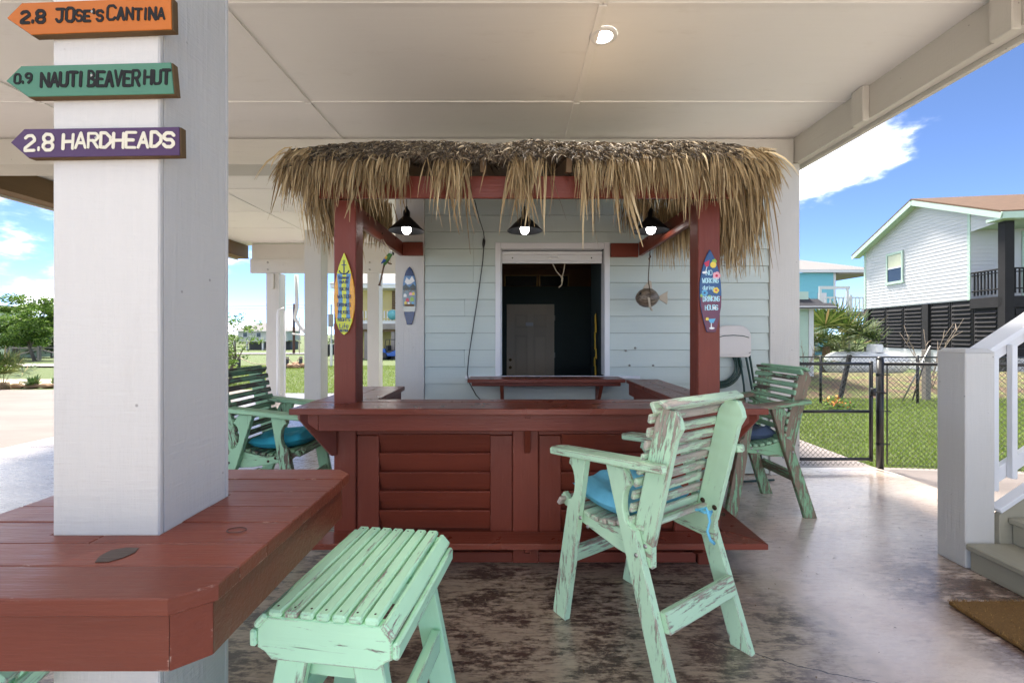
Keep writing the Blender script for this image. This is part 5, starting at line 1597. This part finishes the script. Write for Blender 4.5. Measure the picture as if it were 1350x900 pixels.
# ------------------------------------------------------------------ teal house far behind, shed, palmetto, tank
M_teal2 = plain('teal_siding', (.17, .47, .55), .6, var=.04)
M_grey_wood = painted('grey_wood', (.26, .23, .21), .8, .3, .3)
M_wrail = plain('white_railing', (.62, .62, .63), .6)
th2 = thing('teal_house', 'teal sided house with pale roof and wooden deck, far behind the palmetto', 'house', (20, 40, -.4))
for k in range(14):
    box('clapboard', (0, -.02 - .004 * (k % 2), 3.9 + k * .26), (9.4, .3, 4.155 + k * .26), M_teal2, th2, .0)
box('lower_wall', (0, .31, 0), (9.0, 6, 7.5), M_teal2, th2, 0)
box('corner_board', (9.25, -.06, 3.9), (9.45, .31, 7.55), M_wrail, th2)
box('eave_fascia', (-.5, -.6, 7.50), (13.2, -.5, 7.75), M_wrail, th2)
m = MB(); p = [(-.6, -.6, 7.76), (13.3, -.6, 7.76), (8.2, 4.5, 9.6), (-.6, 4.5, 9.6)]; m.quad(*p); m.quad((13.3, -.6, 7.76), (13.3, 9, 7.76), (8.2, 4.5, 9.6)); m.build('roof', M_gshingle, th2)
box('porch_ceiling', (9.46, -.49, 7.40), (13.2, 6, 7.50), M_grey_wood, th2)
for x in (12.4, 12.95): box('porch_post', (x, -.3, 0), (x + .3, .0, 7.39), M_grey_wood, th2)
box('deck', (4.5, -3.2, 3.55), (13.2, -.07, 3.85), M_grey_wood, th2)
for x in (5.2, 8.2, 12.5): box('pile', (x, -3.0, 0), (x + .3, -2.7, 3.54), M_grey_wood, th2)
for a, b, mt, n in ((8.35, 10.25, M_wrail, 6), (10.3, 13.1, M_grey_wood, 10), (5.8, 8.3, M_wrail, 7)):
    box('rail', (a, -3.18, 4.95), (b, -3.10, 5.08), mt, th2); box('rail', (a, -3.18, 3.98), (b, -3.10, 4.08), mt, th2)
    for k in range(n):
        x = a + (b - a) * (k + .5) / n; box('baluster', (x - .05, -3.2, 3.86), (x + .05, -3.13, 4.94), mt, th2, 0)
for x in (8.3, 10.25): box('rail_post', (x, -3.25, 3.86), (x + .18, -3.08, 5.25), M_wrail, th2)
box('stair_frame', (5.6, -3.4, 5.7), (8.2, -3.3, 5.95), M_wrail, th2); box('stair_frame', (5.6, -3.4, 3.86), (5.8, -3.3, 5.69), M_wrail, th2); box('stair_frame', (7.9, -3.4, 3.86), (8.1, -3.3, 5.69), M_wrail, th2)
for x in (5.0, 7.8): box('window', (x, -.06, 4.6), (x + .8, -.03, 5.7), M_wrail, th2)

sh_ = thing('garden_shed', 'pale mint shed with dark shingled roof right beside the white corner column', 'shed', (5.7, 13.0, -.09))
for k in range(13): box('clapboard', (0, -.01 - .003 * (k % 2), k * .185), (3.16, .02, .183 + k * .185), M_mint, sh_, 0)
box('corner_board', (3.06, -.04, 0), (3.20, .02, 2.42), M_wrail, sh_); box('side_wall', (3.10, .021, 0), (3.18, 2.6, 2.42), M_mint, sh_)
for k in range(7):
    board('shingle_course', (-.2, -.30 + k * .24, 2.46 + k * .14), (3.62 - k * .22, -.30 + k * .24, 2.46 + k * .14), .30, .025, M_dshingle, sh_, (0, -.52, .85))
box('eave_fascia', (-.2, -.40, 2.36), (3.62, -.36, 2.44), M_wrail, sh_)
box('core', (.02, .03, 0), (3.09, 2.6, 2.9), M_mint, sh_, 0)

M_palm = island_mat('palm_leaf', [(0, (.025, .05, .010)), (.35, (.055, .10, .016)), (.7, (.11, .16, .035)), (.92, (.20, .21, .07)), (1, (.30, .22, .10))], .45, .2, .2)
def fan_me(n, L, spread, rs):
    V, F = [], []
    V += [(-.006, 0, 0), (.006, 0, 0), (.005, 0, L * .95), (-.005, 0, L * .95)]; F.append((0, 1, 2, 3))
    V += [(0, -.006, 0), (0, .006, 0), (0, .005, L * .95), (0, -.005, L * .95)]; F.append((4, 5, 6, 7))
    h = Vector((0, 0, L * .92)); rL = L * .8
    for k in range(n):
        a = (k / (n - 1) - .5) * spread + rs.gauss(0, .03); d = Vector((math.sin(a), rs.gauss(0, .06), math.cos(a)))
        s = d.cross(Vector((0, 1, 0))).normalized(); w = .026 * L
        l = rL * (.75 + .25 * math.cos(a * .8)) * rs.uniform(.9, 1.05); i = len(V)
        p1 = h + d * l * .5 + Vector((0, -.04 * L, 0)); p2 = h + d * l + Vector((0, -.10 * L, -.10 * L * rs.uniform(.5, 1.8)))
        V += [tuple(h + s * w * .3), tuple(h - s * w * .3), tuple(p1 - s * w), tuple(p1 + s * w), tuple(p2)]
        F.append((i, i + 1, i + 2, i + 3)); F.append((i + 3, i + 2, i + 4))
    me = bpy.data.meshes.new('frond'); me.from_pydata(V, [], F); me.materials.append(M_palm); me.update(); return me
rs = random.Random(21)
fans = [fan_me(20, 1.0, 3.6, rs) for _ in range(6)]
def palm(name, label, loc, n, L, trunk_h, lo=.1, group=None, spread=1.0):
    t = thing(name, label, 'palm', loc, 0, group)
    m = MB(); m.tube([(0, 0, -.2), (.02, 0, trunk_h * .6), (0, 0, trunk_h + .1)], [.17, .15, .12], 10); m.build('trunk', M_rawwood, t)
    for k in range(n):
        az = k * 2.399 + rs.uniform(-.2, .2); el = rs.uniform(lo, 1.45)
        M = Matrix.Translation((0, 0, trunk_h)) @ Matrix.Rotation(az, 4, 'Z') @ Matrix.Rotation(-(math.pi / 2 - el), 4, 'X') @ Matrix.Rotation(rs.uniform(-.5, .5) + math.pi * 0, 4, 'Z') @ Matrix.Scale(L * rs.uniform(.8, 1.1), 4)
        put('frond', rs.choice(fans), TW[t] @ M, t)
    return t
palm('palmetto', 'bushy fan palmetto beside the white house, its left half behind the fence', (12.15, 17.0, -.1), 34, 1.35, 1.05, -.35)
palm('palmetto', 'smaller fan palmetto against the dark corner post of the white house', (13.75, 17.6, -.1), 26, 1.15, .75, -.35)
palm('palmetto', 'fan palmetto low and dense next to the mint shed wall', (11.3, 18.0, -.1), 26, 1.25, .9, -.3)

M_tank = plain('white_tank_paint', (.76, .76, .76), .35, var=.04)
tk = thing('propane_tank', 'long white propane tank lying on the lawn in front of the white house', 'tank', (12.9, 16.0, -.1), R(4))
m = MB(); m.lathe([(0, -1.55), (.18, -1.52), (.34, -1.40), (.42, -1.20), (.425, 0), (.42, 1.20), (.34, 1.40), (.18, 1.52), (0, 1.55)], Matrix.Translation((0, 0, .58)) @ Matrix.Rotation(R(90), 4, 'Y'), 24); m.build('tank_body', M_tank, tk)
m = MB(); m.lathe([(0, .30), (.20, .29), (.24, .24), (.25, .0)], Matrix.Translation((.35, 0, .98)), 18); m.build('valve_dome', M_tank, tk)
for x in (-.9, .9): box('saddle', (x - .08, -.3, 0), (x + .08, .3, .22), M_grey_wood, tk)

# bank of rough earth, leaning post, shrubs, flowers, poles by the white house
t_ = NT('rough_bank'); co_ = t_.tco.outputs['Object']; n_ = t_.noise(3, 7, .7, co=co_)
t_.bump(t_.noise(14, 6, .7, co=co_), .8, .05)
M_bank = t_.set(t_.mix(t_.step(n_, .42, .60), (.17, .11, .07), (.17, .20, .06)), .95)
V, F = [], []; nx, ny = 60, 14
for j in range(ny + 1):
    for i in range(nx + 1):
        x = 6.2 + 16 * i / nx; v = j / ny; y = 11.0 + 4.4 * v
        V.append((x, y, -.11 + .46 * math.sin(math.pi * min(1, v * 1.0)) ** .8 + .10 * mnoise.noise(Vector((x * .9, y * .9, 1))) * math.sin(math.pi * v)))
for j in range(ny):
    for i in range(nx): a = j * (nx + 1) + i; F.append((a, a + 1, a + nx + 2, a + nx + 1))
np_mesh('terrain', np.array(V), np.array(F), M_bank, None, 'structure')
lp = board('leaning_post', (8.20, 11.0, -.15), (8.46, 11.0, 1.02), .085, .085, M_char, None, (0, 1, 0), .01); tag(lp, 'short dark timber post leaning right behind the gate', 'post')
gp = thing('guy_pole', 'pale metal brace pole slanting beside the far fence post', 'pole', (9.75, 10.6, -.09)); m = MB(); m.tube([(-.35, 0, -.05), (.35, -.02, 1.35)], .018, 6); m.build('pole', M_zinc, gp); m = MB(); m.tube([(.0, .1, -.05), (.42, .1, 1.3)], .016, 6); m.build('dark_pole', M_black, gp)
gpost = thing('utility_post', 'grey square utility post behind the back fence post', 'post', (10.2, 10.8, -.09)); box('shaft', (-.06, -.06, 0), (.06, .06, 1.25), M_grey_wood, gpost)

M_twig = plain('bare_twig', (.30, .23, .17), .8, var=.2)
def twig_shrub(label, loc, n, h, seed):
    r = random.Random(seed); t = thing('bare_shrub', label, 'shrub', loc)
    for k in range(n):
        m = MB(); a = r.uniform(0, 6.28); p = Vector((0, 0, 0)); d = Vector((math.cos(a) * .35, math.sin(a) * .2, 1)).normalized(); P = [p]
        for q in range(5):
            p = p + d * h * .2 * r.uniform(.8, 1.2); d = (d + Vector((r.gauss(0, .18), r.gauss(0, .15), .05))).normalized(); P.append(p)
        m.tube(P, [.015, .012, .010, .008, .006, .003], 5)
        for q in range(2, 5):
            e = P[q] + Vector((r.gauss(0, .22), r.gauss(0, .15), r.uniform(.15, .4))) * h * .4; m.tube([P[q], (P[q] + e) / 2 + Vector((0, 0, .03)), e], [.009, .007, .003], 4)
        m.build('stem', M_twig, t)
twig_shrub('leafless shrub of tall thin twigs in front of the charcoal louvres', (11.05, 11.6, -.05), 6, 1.9, 4)
twig_shrub('small leafless shrub behind the back fence, left of the propane tank', (8.05, 12.2, .1), 6, 1.3, 9)

M_leaf = island_mat('tree_leaf', [(0, (.045, .095, .014)), (.4, (.09, .175, .024)), (.75, (.16, .27, .04)), (1, (.25, .36, .07))], .6, .2, .35)
M_leafd = island_mat('dark_leaf', [(0, (.02, .04, .01)), (.5, (.045, .085, .018)), (1, (.09, .14, .035))], .65, .2, .25)
M_bark = painted('grey_bark', (.17, .14, .115), .9, .3, .6)
def leaf_cloud(V, F, centers, n, size, r):
    for k in range(n):
        c, rad = r.choice(centers)
        while True:
            q = Vector((r.uniform(-1, 1), r.uniform(-1, 1), r.uniform(-1, 1)))
            if q.length < 1: break
        p = Vector(c) + Vector((q.x * rad, q.y * rad, q.z * rad * .62))
        a = Vector((r.gauss(0, 1), r.gauss(0, 1), r.gauss(0, .5))).normalized(); b = a.cross(Vector((r.gauss(0, 1), r.gauss(0, 1), r.gauss(0, 1)))).normalized()
        s = size * r.uniform(.6, 1.3); i = len(V)
        V += [tuple(p - a * s), tuple(p + b * s * .4), tuple(p + a * s), tuple(p - b * s * .4)]; F.append((i, i + 1, i + 2, i + 3))
def tree(label, loc, h, spread, nleaf, seed, size=.09, trunks=1, mat=None, group=None, zc0=.45, name='tree'):
    r = random.Random(seed); t = thing(name, label, 'tree', loc, 0, group); m = MB(); tips = []
    for tr in range(trunks):
        a = r.uniform(0, 6.28); base = Vector((math.cos(a) * .15 * tr, math.sin(a) * .15 * tr, -.2)); top = base + Vector((r.gauss(0, .12) * h, r.gauss(0, .1) * h, h * .45))
        m.tube([base, (base + top) / 2 + Vector((r.gauss(0, .08), 0, 0)), top], [h * .026, h * .02, h * .014], 7)
        for k in range(int(13 / trunks) + 3):
            s = base.lerp(top, r.uniform(.55, 1)); az = r.uniform(0, 6.28); el = r.uniform(.15, 1.3); l = spread * r.uniform(.45, 1.0)
            e = s + Vector((math.cos(az) * math.cos(el) * l, math.sin(az) * math.cos(el) * l, math.sin(el) * l * (h * .5 / spread)))
            mid = (s + e) / 2 + Vector((0, 0, .12 * l)); m.tube([s, mid, e], [h * .010, h * .006, .006], 5)
            tips += [(e, spread * r.uniform(.18, .34)), (mid, spread * r.uniform(.14, .26)), (e + Vector((r.gauss(0, .2), r.gauss(0, .2), r.gauss(0, .12))) * spread, spread * r.uniform(.12, .24))]
    for k in range(26):                                 # outer clumps round the crown
        a = r.uniform(0, 6.28); b = math.asin(r.uniform(-.35, 1)); q = r.uniform(.65, 1.0)
        tips.append((Vector((math.cos(a) * math.cos(b) * spread * q, math.sin(a) * math.cos(b) * spread * q, h * .62 + math.sin(b) * h * .36 * q)), spread * r.uniform(.13, .27)))
    m.build('trunk', M_bark, t)
    V, F = [], []; leaf_cloud(V, F, tips, nleaf, size, r)
    np_mesh('crown', np.array(V), np.array(F), mat or M_leaf, t)
    return t
tree('leafy green tree with a slim grey trunk left of the front column', (-34.0, 31.0, gz(-34, 31)), 4.6, 2.7, 24000, 3, .095, 1)
tree('multi stemmed green tree in front of the pale green shed', (-39.3, 34.5, gz(-39, 34)), 4.2, 2.4, 14000, 8, .10, 3)
tree('dark bushy tree beyond the rail fence next to the front column', (-43.0, 40.5, gz(-43, 40)), 2.7, 2.2, 6000, 15, .11, 2, M_leafd)
tree('light green shrub leaning out behind the front column, over the green chair', (-9.25, 14.2, -.1), 2.55, .95, 2300, 12, .055, 2, M_leaf, None, name='leafy_shrub')

# ------------------------------------------------------------------ left: rail fence, sheds, palm, planted bed, bollards, pole
M_pgreen = plain('pale_green_siding', (.50, .58, .40), .7, var=.05)
gs = thing('green_shed', 'pale green sided outbuilding behind the trees at the far left', 'shed', (-48.5, 38, gz(-47, 38)))
for k in range(11): box('clapboard', (0, -.02 - .006 * (k % 2), k * .24), (4.6, .1, .235 + k * .24), M_pgreen, gs, 0)
box('core', (0, .11, 0), (4.55, 4, 2.6), M_pgreen, gs, 0); box('door_post', (1.05, -.08, 0), (1.25, -.03, 2.4), M_grey_wood, gs); box('roof', (-.6, -.7, 2.66), (5.2, 4.5, 2.80), M_gshingle, gs); box('upper_wall', (-4, 1.5, 2.81), (1.3, 4.4, 4.6), M_pgreen, gs, 0); box('roof', (-4.4, 1.1, 4.61), (1.7, 4.8, 4.75), M_dshingle, gs)
rf = thing('rail_fence', 'low weathered split rail fence between the lawn and the pale green shed', 'fence', (-45, 32.5, gz(-38, 32)))
xs = [0, 2.4, 4.8, 7.2, 9.6, 12.0, 14.4]
for i, x in enumerate(xs):
    box('post', (x - .09, -.09, -.3), (x + .09, .09, 1.05), M_grey_wood, rf, .01)
    if i < len(xs) - 1:
        board('rail', (x + .09, 0, .92), (xs[i + 1] - .09, 0, .90), .06, .10, M_grey_wood, rf)
        board('rail', (x + .09, 0, .22 if i % 2 else .80), (xs[i + 1] - .09, 0, .80 if i % 2 else .22), .06, .09, M_grey_wood, rf)
palm('fan_palm', 'fan palm with drooping yellowed fronds in the planted bed at the far left', (-14.95, 12.75, -.05), 18, .74, .08, -.05)
M_stone = plain('bed_stone', (.33, .20, .12), .85, var=.35, nscale=3, bump=.6, bscale=14)
M_mulch = plain('bed_gravel', (.50, .40, .30), .9, var=.4, nscale=30, bump=.8, bscale=50)
mb = MB(); mb.poly([(-30, 12.35), (-10.2, 13.6), (-10.2, 15.0), (-30, 15.4)], Matrix.Translation((0, 0, -.1)), .08); mb.build('ground', M_mulch, None, 'structure')
def rock(label, loc, s, seed, group, name='rock'):
    r = random.Random(seed); bm = bmesh.new(); bmesh.ops.create_icosphere(bm, subdivisions=2, radius=1)
    for v in bm.verts:
        k = 1 + .28 * mnoise.noise(v.co * 1.3 + Vector((seed, 0, 0))); v.co = Vector((v.co.x * s[0] * k, v.co.y * s[1] * k, v.co.z * s[2] * k))
    me = bpy.data.meshes.new('rock'); bm.to_mesh(me); bm.free(); me.materials.append(M_stone)
    o = put(name, me, Matrix.Translation(loc) @ Matrix.Rotation(r.uniform(-.2, .2), 4, 'Z')); return tag(o, label, 'rock', group)
for k in range(2, 10):
    x = -16.6 + k * .42
    rock('flat brown edging stone along the planted bed by the driveway', (x, 12.28 + .063 * (x + 16.6) + .90 + .02 * math.sin(k * 3) - .2, -.01), (.235, .11, .085), k * 1.7, 'edging stones of the planted bed', 'edging_stone')
for k in range(4):
    rock('tan boulder lying by the rope bollards on the lawn', (-10.92 + .15 * k, 21.3 + .2 * (k % 2), gz(-10, 21) + .10 + .08 * (k % 3 == 1)), (.20, .16, .14), 30 + k, 'tan boulders by the rope bollards')
M_succ = island_mat('succulent', [(0, (.05, .11, .03)), (.5, (.12, .22, .06)), (1, (.24, .32, .12))], .5, .15)
for k, (x, y, s, lab) in enumerate(((-14.5, 13.15, .34, 'low green agave in the bed between the fan palm and the front column'), (-14.05, 13.35, .26, 'small grey green succulent at the right end of the planted bed'))):
    V, F = [], []; r = random.Random(k)
    for q in range(46):
        a = r.uniform(0, 6.28); el = r.uniform(.2, 1.3); d = Vector((math.cos(a) * math.cos(el), math.sin(a) * math.cos(el), math.sin(el))); sd = d.cross(Vector((0, 0, 1))).normalized() * s * .14; i = len(V); l = s * r.uniform(.7, 1.2)
        V += [tuple(sd * .6), tuple(-sd * .6), tuple(d * l * .5 - sd), tuple(d * l * .5 + sd), tuple(d * l)]; F += [(i, i + 1, i + 2, i + 3), (i + 3, i + 2, i + 4, i + 4)]
    F = [f for f in F]; me = bpy.data.meshes.new('agave'); me.from_pydata(V, [], [f if len(set(f)) == 4 else f[:3] for f in F]); me.materials.append(M_succ); me.update()
    tag(put('agave', me, Matrix.Translation((x, y, -.03))), lab, 'plant')
M_pile = painted('dark_piling', (.055, .058, .066), .8, .4, .4)
bl = [(-13.85, 22.0), (-10.95, 21.6), (-10.45, 22.3), (-10.1, 21.4)]
bl = [(-13.9, 22.0, 'dark timber bollard with rope, seen just above the dark green chair back'), (-11.15, 21.4, 'dark timber bollard with rope, right of the downspout'), (-10.58, 21.6, 'dark timber bollard with rope by the tan boulders')]
for x, y, lab in bl:
    t = thing('bollard', lab, 'bollard', (x, y, gz(x, y)), 0, 'dark rope bollards on the lawn')
    m = MB(); m.tube([(0, 0, -.2), (.01, 0, .56)], .085, 9); m.build('post', M_pile, t); m = MB(); m.tube([(.0, -.0, .47), (.01, 0, .52)], .10, 9); m.build('rope_wrap', M_rope, t)
def ropeline(label, a, b, sag):
    m = MB(); a, b = Vector(a), Vector(b); m.tube([a.lerp(b, k / 10) - Vector((0, 0, sag * 4 * (k / 10) * (1 - k / 10))) for k in range(11)], .022, 5)
    tag(m.build('barrier_rope', M_rope), label, 'rope')
g1 = [gz(x, y) + .48 for x, y, _ in bl]
ropeline('long slack rope from the left bollard to the middle bollard', (bl[0][0] + .1, bl[0][1], g1[0]), (bl[1][0] - .1, bl[1][1], g1[1]), .3)
ropeline('short drooping rope between the two bollards right of the downspout', (bl[1][0] + .1, bl[1][1], g1[1]), (bl[2][0] - .1, bl[2][1], g1[2]), .25)
up = thing('utility_pole', 'tall brown utility pole by the far road, between two white columns', 'pole', (-28.3, 56, gz(-28, 56)))
m = MB(); m.tube([(0, 0, -.3), (.02, 0, 6.5)], [.17, .13], 9); m.build('pole', painted('brown_pole', (.075, .045, .035), .9, .3), up)
up2 = thing('sign_pole', 'thin pale metal pole right of the brown utility pole', 'pole', (-27.85, 56.5, gz(-27, 56))); m = MB(); m.tube([(0, 0, -.2), (0, 0, 4.7)], .07, 6); m.build('pole', M_zinc, up2); m = MB(); m.tube([(-.4, 0, 4.6), (0, 0, 4.8), (.25, 0, 4.5)], .03, 5); m.build('arm', M_zinc, up2)
for nm, x in (('wire', -45),):
    m = MB()
    for dz in (0, .35): m.tube([(-90, 57, 4.55 + dz), (-60, 57, 4.25 + dz), (-28, 56, 4.9 + dz), (-5, 57, 4.4 + dz)], .025, 4)
    tag(m.build('overhead_wires', M_zinc), 'thin overhead wires strung from the utility pole across the sky', 'wires')

M_gwall = plain('grey_house_paint', (.50, .51, .47), .7, var=.06)
gh = thing('grey_house', 'grey stilt house with hipped roof far across the lawn, above the dark green chair', 'house', (-61.5, 97, -2.1))
box('upper_wall', (0, 0, 2.2), (11, 6, 4.3), M_gwall, gh, .01)
m = MB(); m.quad((-.9, -.9, 4.31), (11.9, -.9, 4.31), (8.0, 3, 6.15), (3.4, 3, 6.15)); m.quad((-.9, 6.9, 4.31), (-.9, -.9, 4.31), (3.4, 3, 6.15)); m.quad((11.9, -.9, 4.31), (11.9, 6.9, 4.31), (8, 3, 6.15)); m.quad((11.9, 6.9, 4.31), (-.9, 6.9, 4.31), (3.4, 3, 6.15), (8, 3, 6.15)); m.build('roof', M_gshingle, gh)
box('fascia', (-.85, -.95, 4.16), (11.85, -.85, 4.3), M_wrail, gh)
for x, w in ((1.2, .9), (4.2, .9), (7.4, 1.0), (9.0, 1.0)):
    box('window', (x, -.05, 2.95), (x + w, -.01, 3.9), M_glass, gh); box('window_frame', (x - .12, -.03, 2.86), (x + w + .12, -.005, 3.99), M_wrail, gh)
box('deck', (-.4, -1.6, 1.95), (11, .0, 2.19), M_gwall, gh)
box('lower_wall', (1, 2.5, 0), (10.5, 6, 1.94), M_interior, gh)
for x in (0, 2.7, 6.2, 10.6): box('pile', (x, -1.5, 0), (x + .35, -1.15, 1.94), M_wrail, gh)
board('stair', (7.0, -1.4, .3), (9.6, -1.4, 1.95), .7, .22, M_grey_wood, gh)

M_yellow = plain('yellow_house_paint', (.52, .43, .19), .7, var=.05)
yh = thing('yellow_house', 'yellow stilt beach house with white balcony seen between the far columns', 'house', (-14.5, 36, -.62))
box('upper_wall', (0, 1.6, 3.2), (8.2, 7, 5.9), M_yellow, yh, .01)
box('upper_porch_shade', (4.0, 1.52, 4.1), (8.0, 1.59, 5.85), M_grey_wood, yh)
for k in range(9): box('shutter_board', (4.0, 1.44 - .01 * (k % 2), 4.13 + k * .19), (7.9, 1.51, 4.30 + k * .19), M_rawwood, yh)
box('roof_edge', (-.5, -.5, 5.9), (8.7, 7.5, 6.25), M_wrail, yh); m = MB(); m.quad((-.6, -.6, 6.26), (8.8, -.6, 6.26), (6, 3.5, 8.0), (2, 3.5, 8.0)); m.quad((8.8, -.6, 6.26), (8.8, 7.5, 6.26), (6, 3.5, 8.0)); m.quad((-.6, 7.5, 6.26), (-.6, -.6, 6.26), (2, 3.5, 8.0)); m.build('roof', M_gshingle, yh)
box('balcony_floor', (-.2, -.4, 2.95), (8.4, 1.59, 3.25), M_wrail, yh); box('balcony_fascia', (-.2, -.5, 2.55), (8.4, -.41, 3.0), M_grey_wood, yh)
box('balcony_rail', (-.2, -.45, 4.05), (8.4, -.35, 4.15), M_yellow, yh); box('balcony_rail', (-.2, -.45, 3.35), (8.4, -.35, 3.43), M_yellow, yh)
for k in range(34): box('baluster', (-.15 + k * .25, -.43, 3.26), (-.06 + k * .25, -.37, 4.04), M_wrail, yh, 0)
m = MB(); m.lathe([(0, .03), (.42, .03), (.42, 0)], Matrix.Translation((4.6, -.5, 3.72)) @ Matrix.Rotation(R(90), 4, 'X'), 18); m.build('round_plaque', plain('aqua_plaque', (.10, .32, .36), .5), yh)
box('lower_wall', (0, 3, 0), (8, 6.8, 2.9), M_yellow, yh); box('dark_soffit', (-.1, -.3, 2.35), (8.3, 3, 2.54), M_rawwood, yh)
for x in (.1, 2.2, 4.4, 5.1, 6.3, 8.0): box('pile', (x, -.25, 0), (x + .28, .0, 2.34), M_grey_wood, yh)
# blue utility vehicle under the yellow house
M_bluep = plain('blue_vehicle_paint', (.02, .10, .42), .3)
bv = thing('utility_vehicle', 'small blue open utility vehicle parked under the yellow house', 'vehicle', (-9.6, 35.2, -.58))
prism('body', [(-1.2, .35), (1.15, .35), (1.2, .75), (.5, .9), (.2, .85), (-.3, .62), (-.6, .62), (-.65, .95), (-1.2, .95)], 1.2, cols((1, 0, 0), (0, 0, 1), (0, -1, 0), (0, 0, 0)), M_bluep, bv, .03)
for x in (-.8, .75):
    for y in (-.6, .6):
        w = MB(); w.lathe([(.05, -.12), (.30, -.12), (.33, -.08), (.33, .08), (.30, .12), (.05, .12)], Matrix.Translation((x, y, .33)) @ Matrix.Rotation(R(90), 4, 'X'), 16); wo = w.build('wheel', M_blackp, bv)
m = MB(); m.tube([(.5, -.55, .85), (.15, -.55, 1.65), (-.6, -.55, 1.68), (-.7, -.55, .9)], .03, 6); m.tube([(.5, .55, .85), (.15, .55, 1.65), (-.6, .55, 1.68), (-.7, .55, .9)], .03, 6); m.build('roll_cage', M_black, bv)
box('seat', (-.55, -.5, .6), (-.05, .5, .8), M_blackp, bv); box('seat_back', (-.62, -.5, .8), (-.48, .5, 1.2), M_blackp, bv)
pk = thing('parked_car', 'dark car far across the lawn, just left of the red bar post', 'car', (-18.2, 46, -.95))
prism('body', [(-2.0, .3), (2.0, .3), (2.05, .75), (1.2, .9), (.7, 1.4), (-1.1, 1.42), (-1.7, .95), (-2.05, .9)], 1.6, cols((1, 0, 0), (0, 0, 1), (0, -1, 0), (0, 0, 0)), M_char, pk, .05)
for x in (-1.3, 1.3):
    w = MB(); w.lathe([(.05, -.1), (.30, -.1), (.33, -.06), (.33, .06), (.05, .1)], Matrix.Translation((x, -.75, .33)) @ Matrix.Rotation(R(90), 4, 'X'), 14); w.build('wheel', M_blackp, pk)
rsg = thing('road_sign', 'small grey sign board on a post beyond the lawn, left of the red bar post', 'sign', (-9.86, 23.5, gz(-9.5, 23))); box('post', (-.05, -.05, 0), (.05, .05, 1.2), M_wrail, rsg); box('board', (-.14, -.08, 2.1), (.14, -.051, 2.78), M_grey_wood, rsg); box('mast', (-.03, -.045, 1.21), (.03, .04, 3.3), M_zinc, rsg)

# far tree line
for i, (xa, xb, y, h, nm) in enumerate(((-150, -30, 150, 5.2, 'left'), (30, 160, 120, 5.0, 'right'))):
    r = random.Random(i + 40); V, F = [], []; C = []
    for k in range(46):
        x = r.uniform(xa, xb); hh = h * r.uniform(.5, 1.0); C += [(Vector((x, y + r.uniform(-6, 6), gz(x, y) + hh * .55)), hh * .62), (Vector((x + r.uniform(-2, 2), y, gz(x, y) + hh * .25)), hh * .5)]
    leaf_cloud(V, F, C, 5200, .42, r)
    o = np_mesh('treeline', np.array(V), np.array(F), M_leafd, None, 'stuff'); tag(o, 'hazy dark green tree line on the horizon, %s stretch' % {'left': 'behind the grey house', 'right': 'behind the white house'}[nm], 'trees')

# orange flowers by the leaning post
M_flo = island_mat('orange_petals', [(0, (.60, .16, .02)), (.6, (.75, .38, .03)), (1, (.6, .08, .05))], .6, .1)
V, F = [], []; r = random.Random(2)
leaf_cloud(V, F, [(Vector((0, 0, .18)), .22), (Vector((.22, .1, .12)), .2)], 60, .045, r); n0 = len(F)
fl_ = thing('flower_clump', 'small clump of orange flowers on the lawn behind the gate', 'flowers', (6.95, 9.5, -.09))
np_mesh('petals', np.array(V), np.array(F), M_flo, fl_); V, F = [], []; leaf_cloud(V, F, [(Vector((.1, 0, .08)), .3)], 160, .06, r); np_mesh('leaves', np.array(V), np.array(F), M_leaf, fl_)

# ------------------------------------------------------------------ grass blades on the near lawns
M_grass = island_mat('grass_blade', [(0, (.11, .175, .022)), (.35, (.16, .245, .032)), (.7, (.21, .30, .045)), (.93, (.27, .33, .075)), (1, (.30, .28, .11))], .7, .32, .35, .9)
def lawn(n, xr, yr, h, w, keep, seed, name='grass'):
    g = np.random.default_rng(seed); x = g.uniform(*xr, n); y = yr[0] + (yr[1] - yr[0]) * g.random(n) ** 1.25
    k = keep(x, y); x, y = x[k], y[k]; n = len(x)
    z = np.full(n, -.09); far = y > 20; z[far] -= (y[far] - 20) / 70 * 1.9
    a = g.uniform(0, 6.283, n); hh = h * g.uniform(.5, 1.25, n); ww = w * g.uniform(.6, 1.2, n); l = g.normal(0, .5, n) * hh; lb = g.normal(0, .5, n) * hh
    V = np.zeros((n, 3, 3)); V[:, 0] = np.c_[x - np.cos(a) * ww, y - np.sin(a) * ww, z]; V[:, 1] = np.c_[x + np.cos(a) * ww, y + np.sin(a) * ww, z]; V[:, 2] = np.c_[x + l, y + lb, z + hh]
    o = np_mesh(name, V.reshape(-1, 3), np.arange(n * 3).reshape(n, 3), M_grass, None, 'stuff')
    return o
o = lawn(150000, (4.2, 15), (5.0, 11.6), .036, .006, lambda x, y: (x > 4.23) & (y > 5.10 - .13 * (x - 4.25) + .03) & ((y > 4.62) | (x > 9.5)) & (y > 4.0), 1)
tag(o, 'short green lawn behind the chain link fence', 'grass')
o = lawn(90000, (-16, 0), (11.45, 24), .04, .010, lambda x, y: (x > -11.0) | (y > 15.5), 2)
tag(o, 'pale green lawn beyond the back edge of the porch', 'grass')
